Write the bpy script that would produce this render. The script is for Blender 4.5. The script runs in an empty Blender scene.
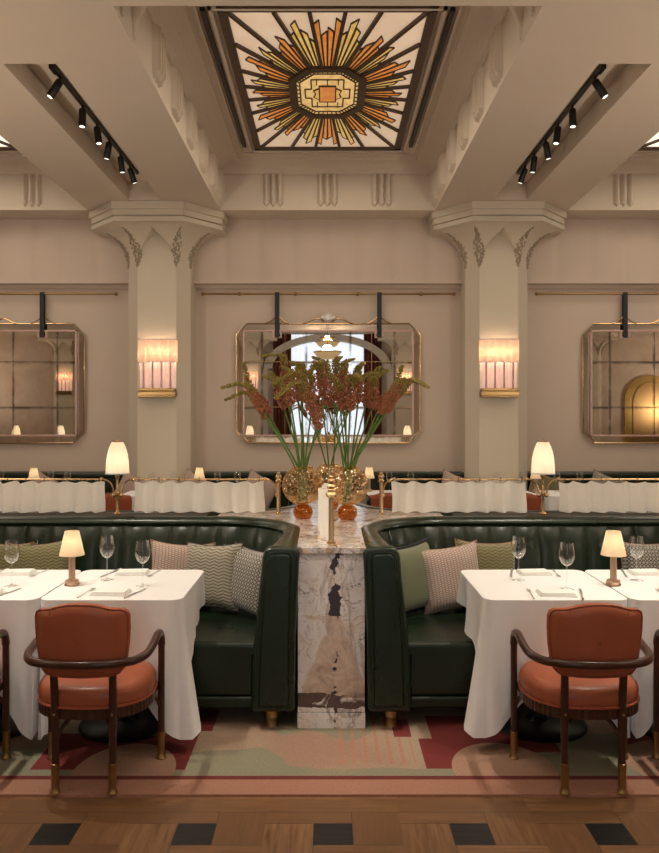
import bpy, math, random
from math import sin, cos, pi, radians, sqrt, atan2
random.seed(7)
S = bpy.context.scene
COL = S.collection

# ------------------------------------------------------------------ camera
cam_d = bpy.data.cameras.new('camera'); cam = bpy.data.objects.new('camera', cam_d); COL.objects.link(cam)
cam.location = (0, 0, 1.65); cam.rotation_euler = (pi/2, 0, 0)
cam_d.sensor_fit = 'HORIZONTAL'; cam_d.sensor_width = 36; cam_d.lens = 36*760/659
cam_d.shift_x = 2/659; cam_d.shift_y = -10.5/659
cam_d.clip_start = 0.05; cam_d.clip_end = 100
S.camera = cam
# ------------------------------------------------------------------ world, exposure
w = bpy.data.worlds.new('world'); S.world = w; w.use_nodes = True
w.node_tree.nodes['Background'].inputs[0].default_value = (0.75, 0.85, 1, 1)
w.node_tree.nodes['Background'].inputs[1].default_value = 0.6
S.view_settings.view_transform = 'Standard'; S.view_settings.look = 'None'
S.view_settings.gamma = 1; S.view_settings.use_curve_mapping = False
S.view_settings.exposure = 0.0
# ------------------------------------------------------------------ large lights
def area(name, loc, rot, sx, sy, power, col):
    d = bpy.data.lights.new(name, 'AREA'); d.shape = 'RECTANGLE'; d.size = sx; d.size_y = sy
    d.energy = power; d.color = col
    o = bpy.data.objects.new(name, d); o.location = loc; o.rotation_euler = rot; COL.objects.link(o); return o
WARM = (1, 0.86, 0.69)
SKY_P = dict(center_far=34, center_near=40, side_near=34, side_far=44)
area('skylight_glow', (0, 7.24, 4.60), (0, 0, 0), 1.5, 2.8, SKY_P['center_far'], WARM)
area('skylight_glow', (0, 1.80, 4.60), (0, 0, 0), 1.5, 2.8, SKY_P['center_near'], WARM)
for sx in (-1, 1):
    area('skylight_glow', (sx*4.42, 1.80, 4.60), (0, 0, 0), 1.5, 2.8, SKY_P['side_near'], WARM)
    area('skylight_glow', (sx*4.42, 7.24, 4.60), (0, 0, 0), 1.5, 2.8, SKY_P['side_far'], WARM)

# ------------------------------------------------------------------ node helper
class NT:
    def __init__(s, name):
        s.mat = bpy.data.materials.new(name); s.mat.use_nodes = True; s.t = s.mat.node_tree
        s.t.nodes.clear(); s.out = s.t.nodes.new('ShaderNodeOutputMaterial')
    def n(s, kind, **kw):
        o = s.t.nodes.new(kind)
        for k, v in kw.items(): setattr(o, k, v)
        return o
    def put(s, sock, v):
        if isinstance(v, bpy.types.NodeSocket): s.t.links.new(v, sock)
        elif isinstance(v, (tuple, list)) and len(v) == 3 and sock.type == 'RGBA': sock.default_value = (*v, 1)
        else: sock.default_value = v
    def m(s, op, *a, clamp=False):
        o = s.n('ShaderNodeMath', operation=op, use_clamp=clamp)
        for i, v in enumerate(a): s.put(o.inputs[i], v)
        return o.outputs[0]
    def obj(s): return s.n('ShaderNodeTexCoord').outputs['Object']
    def sep(s, v):
        o = s.n('ShaderNodeSeparateXYZ'); s.put(o.inputs[0], v); return o.outputs[0], o.outputs[1], o.outputs[2]
    def comb(s, x, y, z):
        o = s.n('ShaderNodeCombineXYZ')
        for i, v in enumerate((x, y, z)): s.put(o.inputs[i], v)
        return o.outputs[0]
    def scale(s, v, sc):
        o = s.n('ShaderNodeMapping'); s.put(o.inputs['Vector'], v); o.inputs['Scale'].default_value = sc; return o.outputs[0]
    def noise(s, v, sc=5, det=3, rough=.5, dist=0):
        o = s.n('ShaderNodeTexNoise'); s.put(o.inputs['Vector'], v)
        o.inputs['Scale'].default_value = sc; o.inputs['Detail'].default_value = det
        o.inputs['Roughness'].default_value = rough; o.inputs['Distortion'].default_value = dist
        return o.outputs['Fac']
    def ramp(s, f, a, b, lo=0., hi=1.):
        o = s.n('ShaderNodeMapRange'); s.put(o.inputs[0], f)
        for i, v in enumerate((a, b, lo, hi)): s.put(o.inputs[i+1], v)
        return o.outputs[0]
    def mix(s, f, a, b):
        o = s.n('ShaderNodeMix', data_type='RGBA'); s.put(o.inputs[0], f); s.put(o.inputs[6], a); s.put(o.inputs[7], b)
        return o.outputs[2]
    def inside(s, v, lo, hi):
        return s.m('MULTIPLY', s.m('GREATER_THAN', v, lo), s.m('LESS_THAN', v, hi))
    def pbr(s, col, rough=.5, metal=0., bump=None, bs=.2, bd=.01, **kw):
        b = s.n('ShaderNodeBsdfPrincipled')
        s.put(b.inputs['Base Color'], col); s.put(b.inputs['Roughness'], rough); s.put(b.inputs['Metallic'], metal)
        for k, v in kw.items(): s.put(b.inputs[k.replace('_', ' ')], v)
        if bump is not None:
            u = s.n('ShaderNodeBump'); u.inputs['Strength'].default_value = bs; u.inputs['Distance'].default_value = bd
            s.put(u.inputs['Height'], bump); s.t.links.new(u.outputs[0], b.inputs['Normal'])
        s.t.links.new(b.outputs[0], s.out.inputs[0]); return s.mat

def simple(name, col, rough=.5, metal=0., vary=.06, sc=12, bs=.05, **kw):
    t = NT(name); v = t.obj(); f = t.noise(v, sc, 4)
    c = t.mix(f, tuple(x*(1-vary) for x in col), tuple(min(1, x*(1+vary)) for x in col))
    return t.pbr(c, rough, metal, f, bs, .005, **kw)

PLASTER = simple('plaster', (.62, .53, .425), .75, 0, .035, 3, .06)
PLASTER_W = simple('wall_plaster', (.58, .475, .39), .7, 0, .035, 3, .06)
PIER = simple('pier_plaster', (.60, .53, .42), .7, 0, .03, 3, .05)
BRASS = simple('brass', (.72, .50, .27), .25, 1, .08, 30)
BRASS_D = simple('aged_brass', (.36, .23, .10), .35, 1, .15, 40)
BRONZE = simple('rosy_bronze', (.50, .34, .24), .38, .9, .1, 40)
BLACK = simple('black_metal', (.012, .011, .010), .4, .3, .1)
DARK = simple('dark_wood_base', (.018, .014, .014), .5)
LEADM = simple('dark_lead', (.085, .052, .032), .5, .3)
STRAP = simple('black_strap', (.012, .014, .018), .6)
SILVER = simple('silver_cutlery', (.80, .79, .77), .34, 1, .05)
NAPKIN = simple('white_napkin', (.80, .79, .76), .9, 0, .02, 60, .1)
SHELL = simple('silver_shell', (.8, .78, .74), .3, .6)
PINKFR = simple('pink_frame', (.55, .36, .30), .35, .2)

def wood_mat(name, a, b, rough, ax=2, sc=14):
    t = NT(name); v = t.obj(); s = [9, 9, 9]; s[ax] = .8
    f = t.noise(t.scale(v, tuple(s)), sc/4, 5, .6, .4)
    return t.pbr(t.mix(f, a, b), rough, 0, f, .05, .002, Coat_Weight=.2, Coat_Roughness=.15, Specular_IOR_Level=.3)
MAHOG = wood_mat('mahogany', (.030, .011, .007), (.070, .026, .015), .28)

def leather(name, col, rough, coat, grain=260):
    t = NT(name); v = t.obj(); f = t.noise(v, grain, 2); g = t.noise(v, 5, 3)
    c = t.mix(g, tuple(x*.85 for x in col), tuple(x*1.15 for x in col))
    return t.pbr(c, t.ramp(g, .3, .7, rough-.05, rough+.07), 0, f, .12, .001, Coat_Weight=coat, Coat_Roughness=.22, Specular_IOR_Level=.32)
GREEN = leather('green_leather', (.0085, .0185, .0085), .30, .28)
RUST = leather('rust_leather', (.34, .092, .043), .42, .15)

def cloth_mat():
    t = NT('white_linen'); v = t.obj(); f = t.noise(v, 420, 2); g = t.noise(v, 4, 3)
    return t.pbr((.79, .79, .79), .85, 0, t.m('ADD', t.m('MULTIPLY', f, .15), g), .12, .01, Sheen_Weight=.15)
LINEN = cloth_mat()

def shade_mat(name, col, em, emcol):
    t = NT(name); v = t.obj(); x, y, z = t.sep(v)
    d = t.n('ShaderNodeBsdfDiffuse'); t.put(d.inputs[0], col)
    tr = t.n('ShaderNodeBsdfTranslucent'); t.put(tr.inputs[0], col)
    mx = t.n('ShaderNodeMixShader'); mx.inputs[0].default_value = .55
    t.t.links.new(d.outputs[0], mx.inputs[1]); t.t.links.new(tr.outputs[0], mx.inputs[2])
    e = t.n('ShaderNodeEmission'); t.put(e.inputs[0], emcol); t.put(e.inputs[1], em)
    ad = t.n('ShaderNodeAddShader'); t.t.links.new(mx.outputs[0], ad.inputs[0]); t.t.links.new(e.outputs[0], ad.inputs[1])
    t.t.links.new(ad.outputs[0], t.out.inputs[0]); return t.mat
SHADE_T = shade_mat('small_lamp_shade', (.80, .66, .48), .10, (1, .72, .42))
SHADE_B = shade_mat('bell_lamp_shade', (.86, .80, .70), .13, (1, .87, .68))
SHADE_S = shade_mat('sconce_shade', (.82, .64, .50), .30, (1, .64, .42))
SHADE_W = shade_mat('sconce_lower_pleats', (.80, .66, .60), .30, (1, .68, .55))
SHEER = shade_mat('cafe_curtain_linen', (.95, .91, .83), .08, (1, .88, .70))  # faint emission in the linen stands in for backlight
WINSHEER = shade_mat('window_sheer', (.7, .7, .74), .85, (.80, .90, 1))  # the fabric itself emits, in place of daylight passing through it
def emis(name, col, st):
    t = NT(name); e = t.n('ShaderNodeEmission'); t.put(e.inputs[0], col); t.put(e.inputs[1], st)
    t.t.links.new(e.outputs[0], t.out.inputs[0]); return t.mat
LENS = emis('spot_lens', (1, .93, .8), 2.2)

def glowglass(name, a, b, st, sc=14):
    t = NT(name); v = t.obj(); f = t.noise(v, sc, 4, .6, .6)
    c = t.mix(t.ramp(f, .3, .7), a, b)
    return t.pbr(c, .35, 0, f, .1, .004, Emission_Color=c, Emission_Strength=st)
G_CREAM = glowglass('cream_glass', (.74, .54, .36), (.80, .62, .45), .50, 2.5)
G_ORANGE = glowglass('orange_glass', (.55, .16, .03), (.80, .33, .07), .55)
G_YELLOW = glowglass('yellow_glass', (.70, .42, .08), (.90, .64, .22), .48)
G_AMBER = glowglass('amber_medallion_glass', (.62, .36, .10), (.90, .64, .28), .62)
G_SIDE = glowglass('cool_cream_glass', (.95, .85, .66), (1, .93, .78), 1.1, 2.5)

def thin_glass(name, tint, fac0=.06, bump=None, gl=(1, 1, 1), rough=.02):
    t = NT(name); a = t.n('ShaderNodeBsdfTransparent'); t.put(a.inputs[0], tint)
    if bump:
        q = t.n('ShaderNodeTexVoronoi'); q.feature = 'DISTANCE_TO_EDGE'; t.put(q.inputs['Vector'], t.obj()); q.inputs['Scale'].default_value = bump
        t.put(a.inputs[0], t.mix(t.ramp(q.outputs[0], .02, .22), (.82, .56, .28), (1, .93, .76)))
    g = t.n('ShaderNodeBsdfGlossy'); t.put(g.inputs[0], gl); g.inputs[1].default_value = rough
    lw = t.n('ShaderNodeLayerWeight'); lw.inputs[0].default_value = .35
    if bump:
        v = t.n('ShaderNodeTexVoronoi'); t.put(v.inputs['Vector'], t.obj()); v.inputs['Scale'].default_value = bump
        u = t.n('ShaderNodeBump'); u.inputs['Strength'].default_value = .8; u.inputs['Distance'].default_value = .02
        t.put(u.inputs['Height'], v.outputs[0]); t.t.links.new(u.outputs[0], g.inputs['Normal'])
    f = t.m('ADD', t.m('MULTIPLY', lw.outputs['Facing'], .55), fac0, clamp=True)
    mx = t.n('ShaderNodeMixShader'); t.put(mx.inputs[0], f)
    t.t.links.new(a.outputs[0], mx.inputs[1]); t.t.links.new(g.outputs[0], mx.inputs[2])
    t.t.links.new(mx.outputs[0], t.out.inputs[0]); return t.mat
GLASS = thin_glass('clear_glass', (.97, .98, .98), .05)
AMBER = thin_glass('amber_glass', (.98, .84, .60), .20, 38, (1, .80, .52), .05)
AMBER_D = thin_glass('dark_amber_glass', (.62, .27, .06), .08, 0, (1, .62, .3), .04)

def mirror_mat(name, tint, grime):
    t = NT(name); v = t.obj(); x, y, z = t.sep(v)
    f = t.noise(v, 3.2, 5, .65, .5)
    # tarnish gathers along the pane joints (grid of 0.57 m panes)
    gx_ = t.m('ABSOLUTE', t.m('SUBTRACT', t.m('FRACT', t.m('ADD', t.m('DIVIDE', x, .57), .5 if grime < .5 else 0.0)), .5))
    gz_ = t.m('ABSOLUTE', t.m('SUBTRACT', t.m('FRACT', t.m('ADD', t.m('DIVIDE', z, .585), .0)), .5))
    e = t.m('MAXIMUM', gx_, gz_)
    seam = t.m('MULTIPLY', t.ramp(e, .455, .5), t.ramp(f, .35, .6))
    c = t.mix(seam, tint, (.07, .055, .045))
    c = t.mix(t.ramp(f, .3, .75, 0, grime), c, (.28, .20, .13))
    return t.pbr(c, t.ramp(f, .3, .7, .0, .05*grime), 1)
MIRROR = mirror_mat('antique_mirror', (.86, .82, .76), .35)
MIRROR_C = mirror_mat('clear_mirror', (.86, .84, .82), .1)
BEVEL = simple('bevelled_mirror_border', (.84, .80, .75), .04, 1, .04, 8, .0)

def marble():
    t = NT('veined_marble'); v = t.obj(); x, y, z = t.sep(v)
    n1 = t.noise(v, 3.0, 6, .6, 1.2); n2 = t.noise(v, 7.5, 5, .6, 1.5); n3 = t.noise(t.scale(v, (1, 1.6, .6)), 2.2, 4, .6, .8)
    base = t.mix(t.ramp(n1, .35, .65), (.68, .65, .65), (.84, .82, .82))
    base = t.mix(t.ramp(n2, t.m('SUBTRACT', .54, t.m('MULTIPLY', t.m('GREATER_THAN', z, .93), .10)), .70, 0, .75), base, (.52, .37, .24))
    gv = t.ramp(t.m('ABSOLUTE', t.m('SUBTRACT', n3, .5)), 0, .018, 1, 0)
    base = t.mix(t.m('MULTIPLY', gv, .55), base, (.20, .16, .15))
    dv = t.ramp(t.m('ABSOLUTE', t.m('SUBTRACT', n2, .47)), 0, .035, 1, 0)
    base = t.mix(t.m('MULTIPLY', dv, t.ramp(n1, t.m('SUBTRACT', .47, t.m('MULTIPLY', t.m('GREATER_THAN', z, .93), .12)), .56)), base, (.05, .035, .04))
    n4 = t.noise(t.scale(v, (1.3, 1, .8)), 4.5, 5, .6, 1.0)
    yv = t.ramp(t.m('ABSOLUTE', t.m('SUBTRACT', n4, .5)), 0, .012, 1, 0)
    base = t.mix(t.m('MULTIPLY', yv, .6), base, (.42, .28, .14))
    topm = t.m('MULTIPLY', t.m('GREATER_THAN', z, .93), t.ramp(n4, .52, .60, 0, .9))
    base = t.mix(topm, base, t.mix(t.ramp(n2, .40, .55), (.06, .045, .04), (.45, .32, .21)))
    # tan wedge in the lower half
    w_ = t.m('ADD', t.ramp(z, .16, .62, .21, .03), t.m('MULTIPLY', t.m('SUBTRACT', n1, .5), .22))
    tan = t.m('MULTIPLY', t.ramp(t.m('SUBTRACT', t.m('ABSOLUTE', t.m('SUBTRACT', x, .015)), w_), -.012, .004, 1, 0), t.inside(z, .17, .62))
    front = t.m('LESS_THAN', y, .06)
    tan = t.m('MULTIPLY', tan, front)
    base = t.mix(t.m('MULTIPLY', tan, .85), base, t.mix(t.ramp(n2, .35, .65), (.36, .25, .18), (.66, .53, .43)))
    # dark crack down the middle of the upper half
    cx = t.m('ADD', .02, t.m('MULTIPLY', t.m('SUBTRACT', t.noise(t.comb(0, 0, z), 9, 3), .5), .09))
    cw = t.m('MULTIPLY', t.ramp(t.noise(t.comb(3., 0, z), 6.5, 5), .38, .66, .001, .028), t.inside(z, .60, .93))
    dist = t.m('ADD', t.m('ABSOLUTE', t.m('SUBTRACT', x, cx)), t.m('MULTIPLY', t.m('SUBTRACT', n2, .5), .12))
    crack = t.m('MULTIPLY', t.m('LESS_THAN', dist, cw), front)
    base = t.mix(crack, base, (.05, .04, .05))
    # dark cloud along the bottom
    zb = t.m('ADD', z, t.m('MULTIPLY', t.m('SUBTRACT', n1, .5), .12))
    db = t.m('MULTIPLY', t.m('MULTIPLY', t.inside(zb, .115, .185), t.ramp(n2, .33, .42)), front)
    base = t.mix(db, base, t.mix(n2, (.035, .025, .03), (.16, .11, .10)))
    return t.pbr(base, .14, 0)
MARBLE = marble()

def parquet():
    t = NT('oak_parquet'); v = t.obj(); x, y, z = t.sep(v)
    P = .548; h = .0775/P
    u0 = t.m('ADD', t.m('DIVIDE', t.m('SUBTRACT', x, .022), P), 50.5); v0 = t.m('ADD', t.m('DIVIDE', t.m('SUBTRACT', y, 3.0), P), 50.5)
    iu = t.m('FLOOR', u0); iv = t.m('FLOOR', v0)
    u = t.m('SUBTRACT', t.m('SUBTRACT', u0, iu), .5); w_ = t.m('SUBTRACT', t.m('SUBTRACT', v0, iv), .5)
    gt = lambda a, b: t.m('GREATER_THAN', a, b)
    lt = lambda a, b: t.m('LESS_THAN', a, b)
    mul = lambda a, b: t.m('MULTIPLY', a, b)
    sq = mul(lt(t.m('ABSOLUTE', u), h), lt(t.m('ABSOLUTE', w_), h))
    R = mul(gt(u, h), gt(w_, -h)); T = mul(gt(w_, h), lt(u, h)); L = mul(lt(u, -h), lt(w_, h))
    # plank id 0..3 and grain direction
    pid = t.m('ADD', t.m('ADD', mul(R, 1.), mul(T, 2.)), mul(L, 3.))
    vert = t.m('ADD', R, L)       # grain along y
    border = gt(y, 3.165)
    pid = t.m('ADD', pid, mul(border, 7.)); vert = mul(vert, t.m('SUBTRACT', 1., border)); sq = mul(sq, t.m('SUBTRACT', 1., border))
    wn = t.n('ShaderNodeTexWhiteNoise'); wn.noise_dimensions = '3D'
    half = t.m('FLOOR', t.m('MULTIPLY', t.m('ADD', u, w_), 0.))
    t.put(wn.inputs['Vector'], t.comb(t.m('ADD', iu, mul(border, 0.)), mul(iv, t.m('SUBTRACT', 1., border)), pid))
    rnd = wn.outputs['Value']
    ga = t.noise(t.comb(t.m('MULTIPLY', x, 3.), t.m('MULTIPLY', y, 45.), t.m('MULTIPLY', pid, 3.)), 1.6, 5, .6, .5)
    gb = t.noise(t.comb(t.m('MULTIPLY', x, 45.), t.m('MULTIPLY', y, 3.), t.m('MULTIPLY', pid, 3.)), 1.6, 5, .6, .5)
    g = t.m('ADD', mul(vert, gb), mul(t.m('SUBTRACT', 1., vert), ga))
    c = t.mix(t.ramp(g, .25, .75), (.11, .050, .020), (.31, .165, .075))
    c = t.mix(mul(rnd, .75), c, (.13, .060, .026))
    # joints between planks
    au = t.m('ABSOLUTE', t.m('SUBTRACT', t.m('ABSOLUTE', u), h)); aw = t.m('ABSOLUTE', t.m('SUBTRACT', t.m('ABSOLUTE', w_), h))
    j = t.m('MAXIMUM', t.m('MAXIMUM', mul(lt(t.m('ABSOLUTE', t.m('SUBTRACT', u, h)), .004), gt(w_, -h)), mul(lt(t.m('ABSOLUTE', t.m('ADD', u, h)), .004), lt(w_, h))),
              t.m('MAXIMUM', mul(lt(t.m('ABSOLUTE', t.m('SUBTRACT', w_, h)), .004), lt(u, h)), mul(lt(t.m('ABSOLUTE', t.m('ADD', w_, h)), .004), gt(u, -h))))
    j = t.m('MAXIMUM', mul(j, t.m('SUBTRACT', 1., border)), lt(t.m('ABSOLUTE', t.m('SUBTRACT', y, 3.165)), .002))
    c = t.mix(mul(j, .7), c, (.05, .025, .012))
    c = t.mix(sq, c, (.010, .009, .009))
    return t.pbr(c, t.ramp(g, .3, .7, .36, .5), 0, g, .04, .001)
PARQUET = parquet()

def rug_mat():
    t = NT('patterned_carpet'); v = t.obj(); x, y, z = t.sep(v)
    mul = lambda a, b: t.m('MULTIPLY', a, b)
    fib = t.noise(t.scale(v, (150, 40, 1)), 1., 4, .7); big = t.noise(v, 1.5, 4, .55, .4)
    base = t.mix(t.ramp(big, .35, .62), (.33, .205, .145), (.40, .30, .21))
    # sage green clouds
    n = t.noise(v, 1.15, 2, .4, .2)
    s_ = t.m('GREATER_THAN', t.m('ADD', n, t.ramp(y, 3.45, 4.6, .06, -.02)), .545)
    edge = t.m('LESS_THAN', y, t.m('ADD', 3.56, mul(t.m('SUBTRACT', n, .5), .5)))
    base = t.mix(t.m('MAXIMUM', s_, edge), base, t.mix(big, (.205, .20, .135), (.28, .265, .18)))
    # coral ribs
    st = mul(t.m('LESS_THAN', t.m('FRACT', mul(x, 17.)), .3), mul(t.inside(x, .02, .42), t.inside(y, 3.58, 4.2)))
    base = t.mix(mul(st, .6), base, (.45, .17, .11))
    def ell(cx, cy, a, b):
        dx = t.m('DIVIDE', t.m('SUBTRACT', x, cx), a); dy = t.m('DIVIDE', t.m('SUBTRACT', y, cy), b)
        return t.m('LESS_THAN', t.m('ADD', mul(dx, dx), mul(dy, dy)), 1.)
    def rect(x0, x1, y0, y1): return mul(t.inside(x, x0, x1), t.inside(y, y0, y1))
    red = t.m('MAXIMUM', rect(.46, .74, 3.53, 3.86), rect(.53, 1.14, 3.70, 4.15))
    red = t.m('MAXIMUM', red, rect(.34, .43, 3.88, 4.10))
    red = t.m('MAXIMUM', red, rect(-1.38, -.66, 3.52, 3.92))
    red = t.m('MAXIMUM', red, rect(-1.0, -.60, 3.95, 4.25))
    red = t.m('MAXIMUM', red, rect(1.5, 2.2, 3.60, 3.95)); red = t.m('MAXIMUM', red, rect(-2.2, -1.62, 3.75, 4.1))
    cut = t.m('MAXIMUM', ell(.82, 3.52, .24, .29), ell(-.94, 3.50, .235, .30))
    cut = t.m('MAXIMUM', cut, ell(1.7, 3.6, .3, .25))
    base = t.mix(cut, base, (.38, .225, .155))
    base = t.mix(mul(red, t.m('SUBTRACT', 1., cut)), base, (.17, .015, .015))
    # border
    brd = t.m('LESS_THAN', y, 3.455)
    base = t.mix(brd, base, t.mix(big, (.34, .155, .10), (.38, .20, .135)))
    base = t.mix(t.inside(y, 3.425, 3.46), base, (.13, .012, .014))
    base = t.mix(t.ramp(fib, .35, .65, 0, .55), base, t.mix(.5, base, (.14, .07, .05)))
    return t.pbr(base, .95, 0, fib, .5, .006)
RUG = rug_mat()

def pillow_mat(kind):
    t = NT('cushion_' + kind); v = t.obj(); x, y, z = t.sep(v)
    mul = lambda a, b: t.m('MULTIPLY', a, b)
    fine = t.noise(v, 300, 2)
    if kind == 'basketweave':
        a = t.m('FRACT', mul(x, 52.)); b = t.m('FRACT', t.m('ADD', mul(z, 78.), mul(t.m('FLOOR', mul(x, 52.)), .5)))
        f = mul(t.inside(a, .15, .9), t.inside(b, .2, .85)); c = t.mix(f, (.27, .18, .145), (.50, .39, .33))
    elif kind == 'herringbone':
        f = t.m('SINE', t.m('ADD', mul(z, 330.), mul(t.m('PINGPONG', mul(x, 30.), 1.), 4.)))
        c = t.mix(t.ramp(f, -.6, .6), (.15, .135, .095), (.38, .34, .26))
    elif kind == 'geometric':
        q = t.n('ShaderNodeTexVoronoi'); q.distance = 'MANHATTAN'; q.inputs['Randomness'].default_value = 0.0
        t.put(q.inputs['Vector'], t.comb(x, 0., z)); q.inputs['Scale'].default_value = 44.
        f = t.inside(q.outputs[0], .28, .55); c = t.mix(f, (.38, .35, .29), (.03, .028, .03))
    elif kind == 'wave':
        f = t.m('SINE', t.m('ADD', mul(z, 310.), mul(t.m('SINE', mul(x, 130.)), 1.6)))
        c = t.mix(t.ramp(f, -.4, .4), (.11, .095, .035), (.20, .18, .085))
    else:
        f = fine; c = t.mix(t.noise(v, 6, 2), (.10, .11, .055), (.15, .16, .085))
    return t.pbr(c, .85, 0, t.m('ADD', f, mul(fine, .3)), .25, .002, Sheen_Weight=.3)
PILM = {k: pillow_mat(k) for k in ('basketweave', 'herringbone', 'geometric', 'wave', 'velvet')}
STEM = simple('green_stem', (.11, .20, .04), .55, 0, .2, 30)
FLOR = simple('coral_florets', (.40, .15, .075), .7, 0, .35, 40)
BUDS = simple('olive_buds', (.27, .21, .045), .7, 0, .3, 40)
WATER = None
DRAPE = simple('burgundy_drape', (.14, .035, .025), .85)
STONE = simple('pale_stone', (.46, .43, .38), .6)
GOLDL = simple('golden_arch_metal', (.85, .58, .22), .22, 1)

# ------------------------------------------------------------------ mesh helper
class MB:
    def __init__(s): s.v = []; s.f = []
    def add(s, vs, fs):
        b = len(s.v); s.v += [tuple(p) for p in vs]; s.f += [tuple(i+b for i in f) for f in fs]; return s
    def box(s, x0, x1, y0, y1, z0, z1):
        return s.add([(x0,y0,z0),(x1,y0,z0),(x1,y1,z0),(x0,y1,z0),(x0,y0,z1),(x1,y0,z1),(x1,y1,z1),(x0,y1,z1)],
                     [(3,2,1,0),(4,5,6,7),(0,1,5,4),(1,2,6,5),(2,3,7,6),(3,0,4,7)])
    def cbox(s, c, d): return s.box(c[0]-d[0]/2, c[0]+d[0]/2, c[1]-d[1]/2, c[1]+d[1]/2, c[2]-d[2]/2, c[2]+d[2]/2)
    def prism(s, poly, z0, z1, axis='z'):
        n = len(poly)
        f3 = {'z': lambda p, h: (p[0], p[1], h), 'y': lambda p, h: (p[0], h, p[1]), 'x': lambda p, h: (h, p[0], p[1])}[axis]
        vs = [f3(p, z0) for p in poly] + [f3(p, z1) for p in poly]
        return s.add(vs, [tuple(range(n))[::-1], tuple(range(n, 2*n))] + [(i, (i+1) % n, n+(i+1) % n, n+i) for i in range(n)])
    def lathe(s, prof, n=24, c=(0,0,0), a0=0, a1=2*pi, sc=(1,1), mod=None):
        full = abs(a1-a0-2*pi) < 1e-6; m = n if full else n+1
        vs = []
        for k, (r, z) in enumerate(prof):
            for i in range(m):
                a = a0+(a1-a0)*i/n; rr = r*(mod(a, z) if mod else 1)
                vs.append((c[0]+rr*cos(a)*sc[0], c[1]+rr*sin(a)*sc[1], c[2]+z))
        fs = []
        for k in range(len(prof)-1):
            for i in range(n):
                j = (i+1) % m
                fs.append((k*m+i, k*m+j, (k+1)*m+j, (k+1)*m+i))
        if full:
            if prof[0][0] > 1e-5 and s.caps: fs.append(tuple(range(m))[::-1])
            if prof[-1][0] > 1e-5 and s.caps: fs.append(tuple((len(prof)-1)*m+i for i in range(m)))
        return s.add(vs, fs)
    caps = True
    def tube(s, pts, r, n=10, cap=True):
        import mathutils
        V = mathutils.Vector; P = [V(p) for p in pts]; m = len(P)
        R = r if isinstance(r, (list, tuple)) else [r]*m
        up = None; vs = []
        for i in range(m):
            d = (P[min(i+1, m-1)]-P[max(i-1, 0)]).normalized()
            if up is None:
                up = V((0,0,1)) if abs(d.z) < .9 else V((1,0,0))
            up = (up-d*up.dot(d)).normalized(); sd = d.cross(up)
            for k in range(n):
                a = 2*pi*k/n; q = P[i]+(up*cos(a)+sd*sin(a))*R[i]; vs.append(tuple(q))
        fs = [(i*n+k, (i+1)*n+k, (i+1)*n+(k+1) % n, i*n+(k+1) % n) for i in range(m-1) for k in range(n)]
        if cap: fs += [tuple(range(n)), tuple((m-1)*n+k for k in range(n))[::-1]]
        return s.add(vs, fs)
    def grid(s, fn, nu, nv, closed=False):
        vs = [fn(i/nu, j/nv) for j in range(nv+1) for i in range(nu+1)]; m = nu+1
        return s.add(vs, [(j*m+i, j*m+i+1, (j+1)*m+i+1, (j+1)*m+i) for j in range(nv) for i in range(nu)])
    def ball(s, c, r, n=10, sz=1):
        return s.lathe([(r*sin(pi*k/6)+1e-6, -r*sz*cos(pi*k/6)) for k in range(7)], n, c)
    def blob(s, c, r, d=None):   # tiny octahedral floret
        x, y, z = c
        return s.add([(x+r,y,z),(x,y+r,z),(x-r,y,z),(x,y-r,z),(x,y,z+r*1.3),(x,y,z-r*1.3)],
                     [(0,1,4),(1,2,4),(2,3,4),(3,0,4),(1,0,5),(2,1,5),(3,2,5),(0,3,5)])
    def build(s, name, mat, parent=None, loc=(0,0,0), smooth=True, ang=40, bevel=0, seg=2, rot=None, solid=0):
        me = bpy.data.meshes.new(name); me.from_pydata(s.v, [], s.f); me.update()
        import bmesh
        bm = bmesh.new(); bm.from_mesh(me); bmesh.ops.recalc_face_normals(bm, faces=bm.faces); bm.to_mesh(me); bm.free()
        if smooth:
            me.polygons.foreach_set('use_smooth', [True]*len(me.polygons))
            me.set_sharp_from_angle(angle=radians(ang))
        me.materials.append(mat)
        o = bpy.data.objects.new(name, me); COL.objects.link(o); o.location = loc
        if rot: o.rotation_euler = rot
        if parent: o.parent = parent
        if solid:
            m = o.modifiers.new('solid', 'SOLIDIFY'); m.thickness = solid; m.offset = 0
        if bevel:
            m = o.modifiers.new('bevel', 'BEVEL'); m.width = bevel; m.segments = seg; m.limit_method = 'ANGLE'; m.angle_limit = radians(35)
            m.harden_normals = smooth
        return o

def tag(o, label, cat, group=None, kind=None):
    if label: o['label'] = label
    if cat: o['category'] = cat
    if group: o['group'] = group
    if kind: o['kind'] = kind
    return o
def thing(name, label, cat, loc=(0,0,0), rz=0, group=None):
    o = bpy.data.objects.new(name, None); COL.objects.link(o); o.location = loc; o.rotation_euler = (0, 0, rz)
    o.empty_display_size = .05
    return tag(o, label, cat, group)
def struct(o, label=None, cat=None): o['kind'] = 'structure'; tag(o, label, cat); return o
def kids(o): return [c for c in bpy.data.objects if c.parent == o]
def dup(root, loc=None, rz=None, label=None, group=None, parent=None):
    r = root.copy(); COL.objects.link(r)
    if parent: r.parent = parent
    if loc is not None: r.location = loc
    if rz is not None: r.rotation_euler = (r.rotation_euler[0], r.rotation_euler[1], rz)
    if label: r['label'] = label
    if group: r['group'] = group
    for c in kids(root): dup(c, parent=r)
    return r
def bez(p0, p1, p2, p3, n=16):
    return [tuple((1-t)**3*a+3*(1-t)**2*t*b+3*(1-t)*t*t*c+t**3*d for a, b, c, d in zip(p0, p1, p2, p3)) for t in [i/n for i in range(n+1)]]
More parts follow.
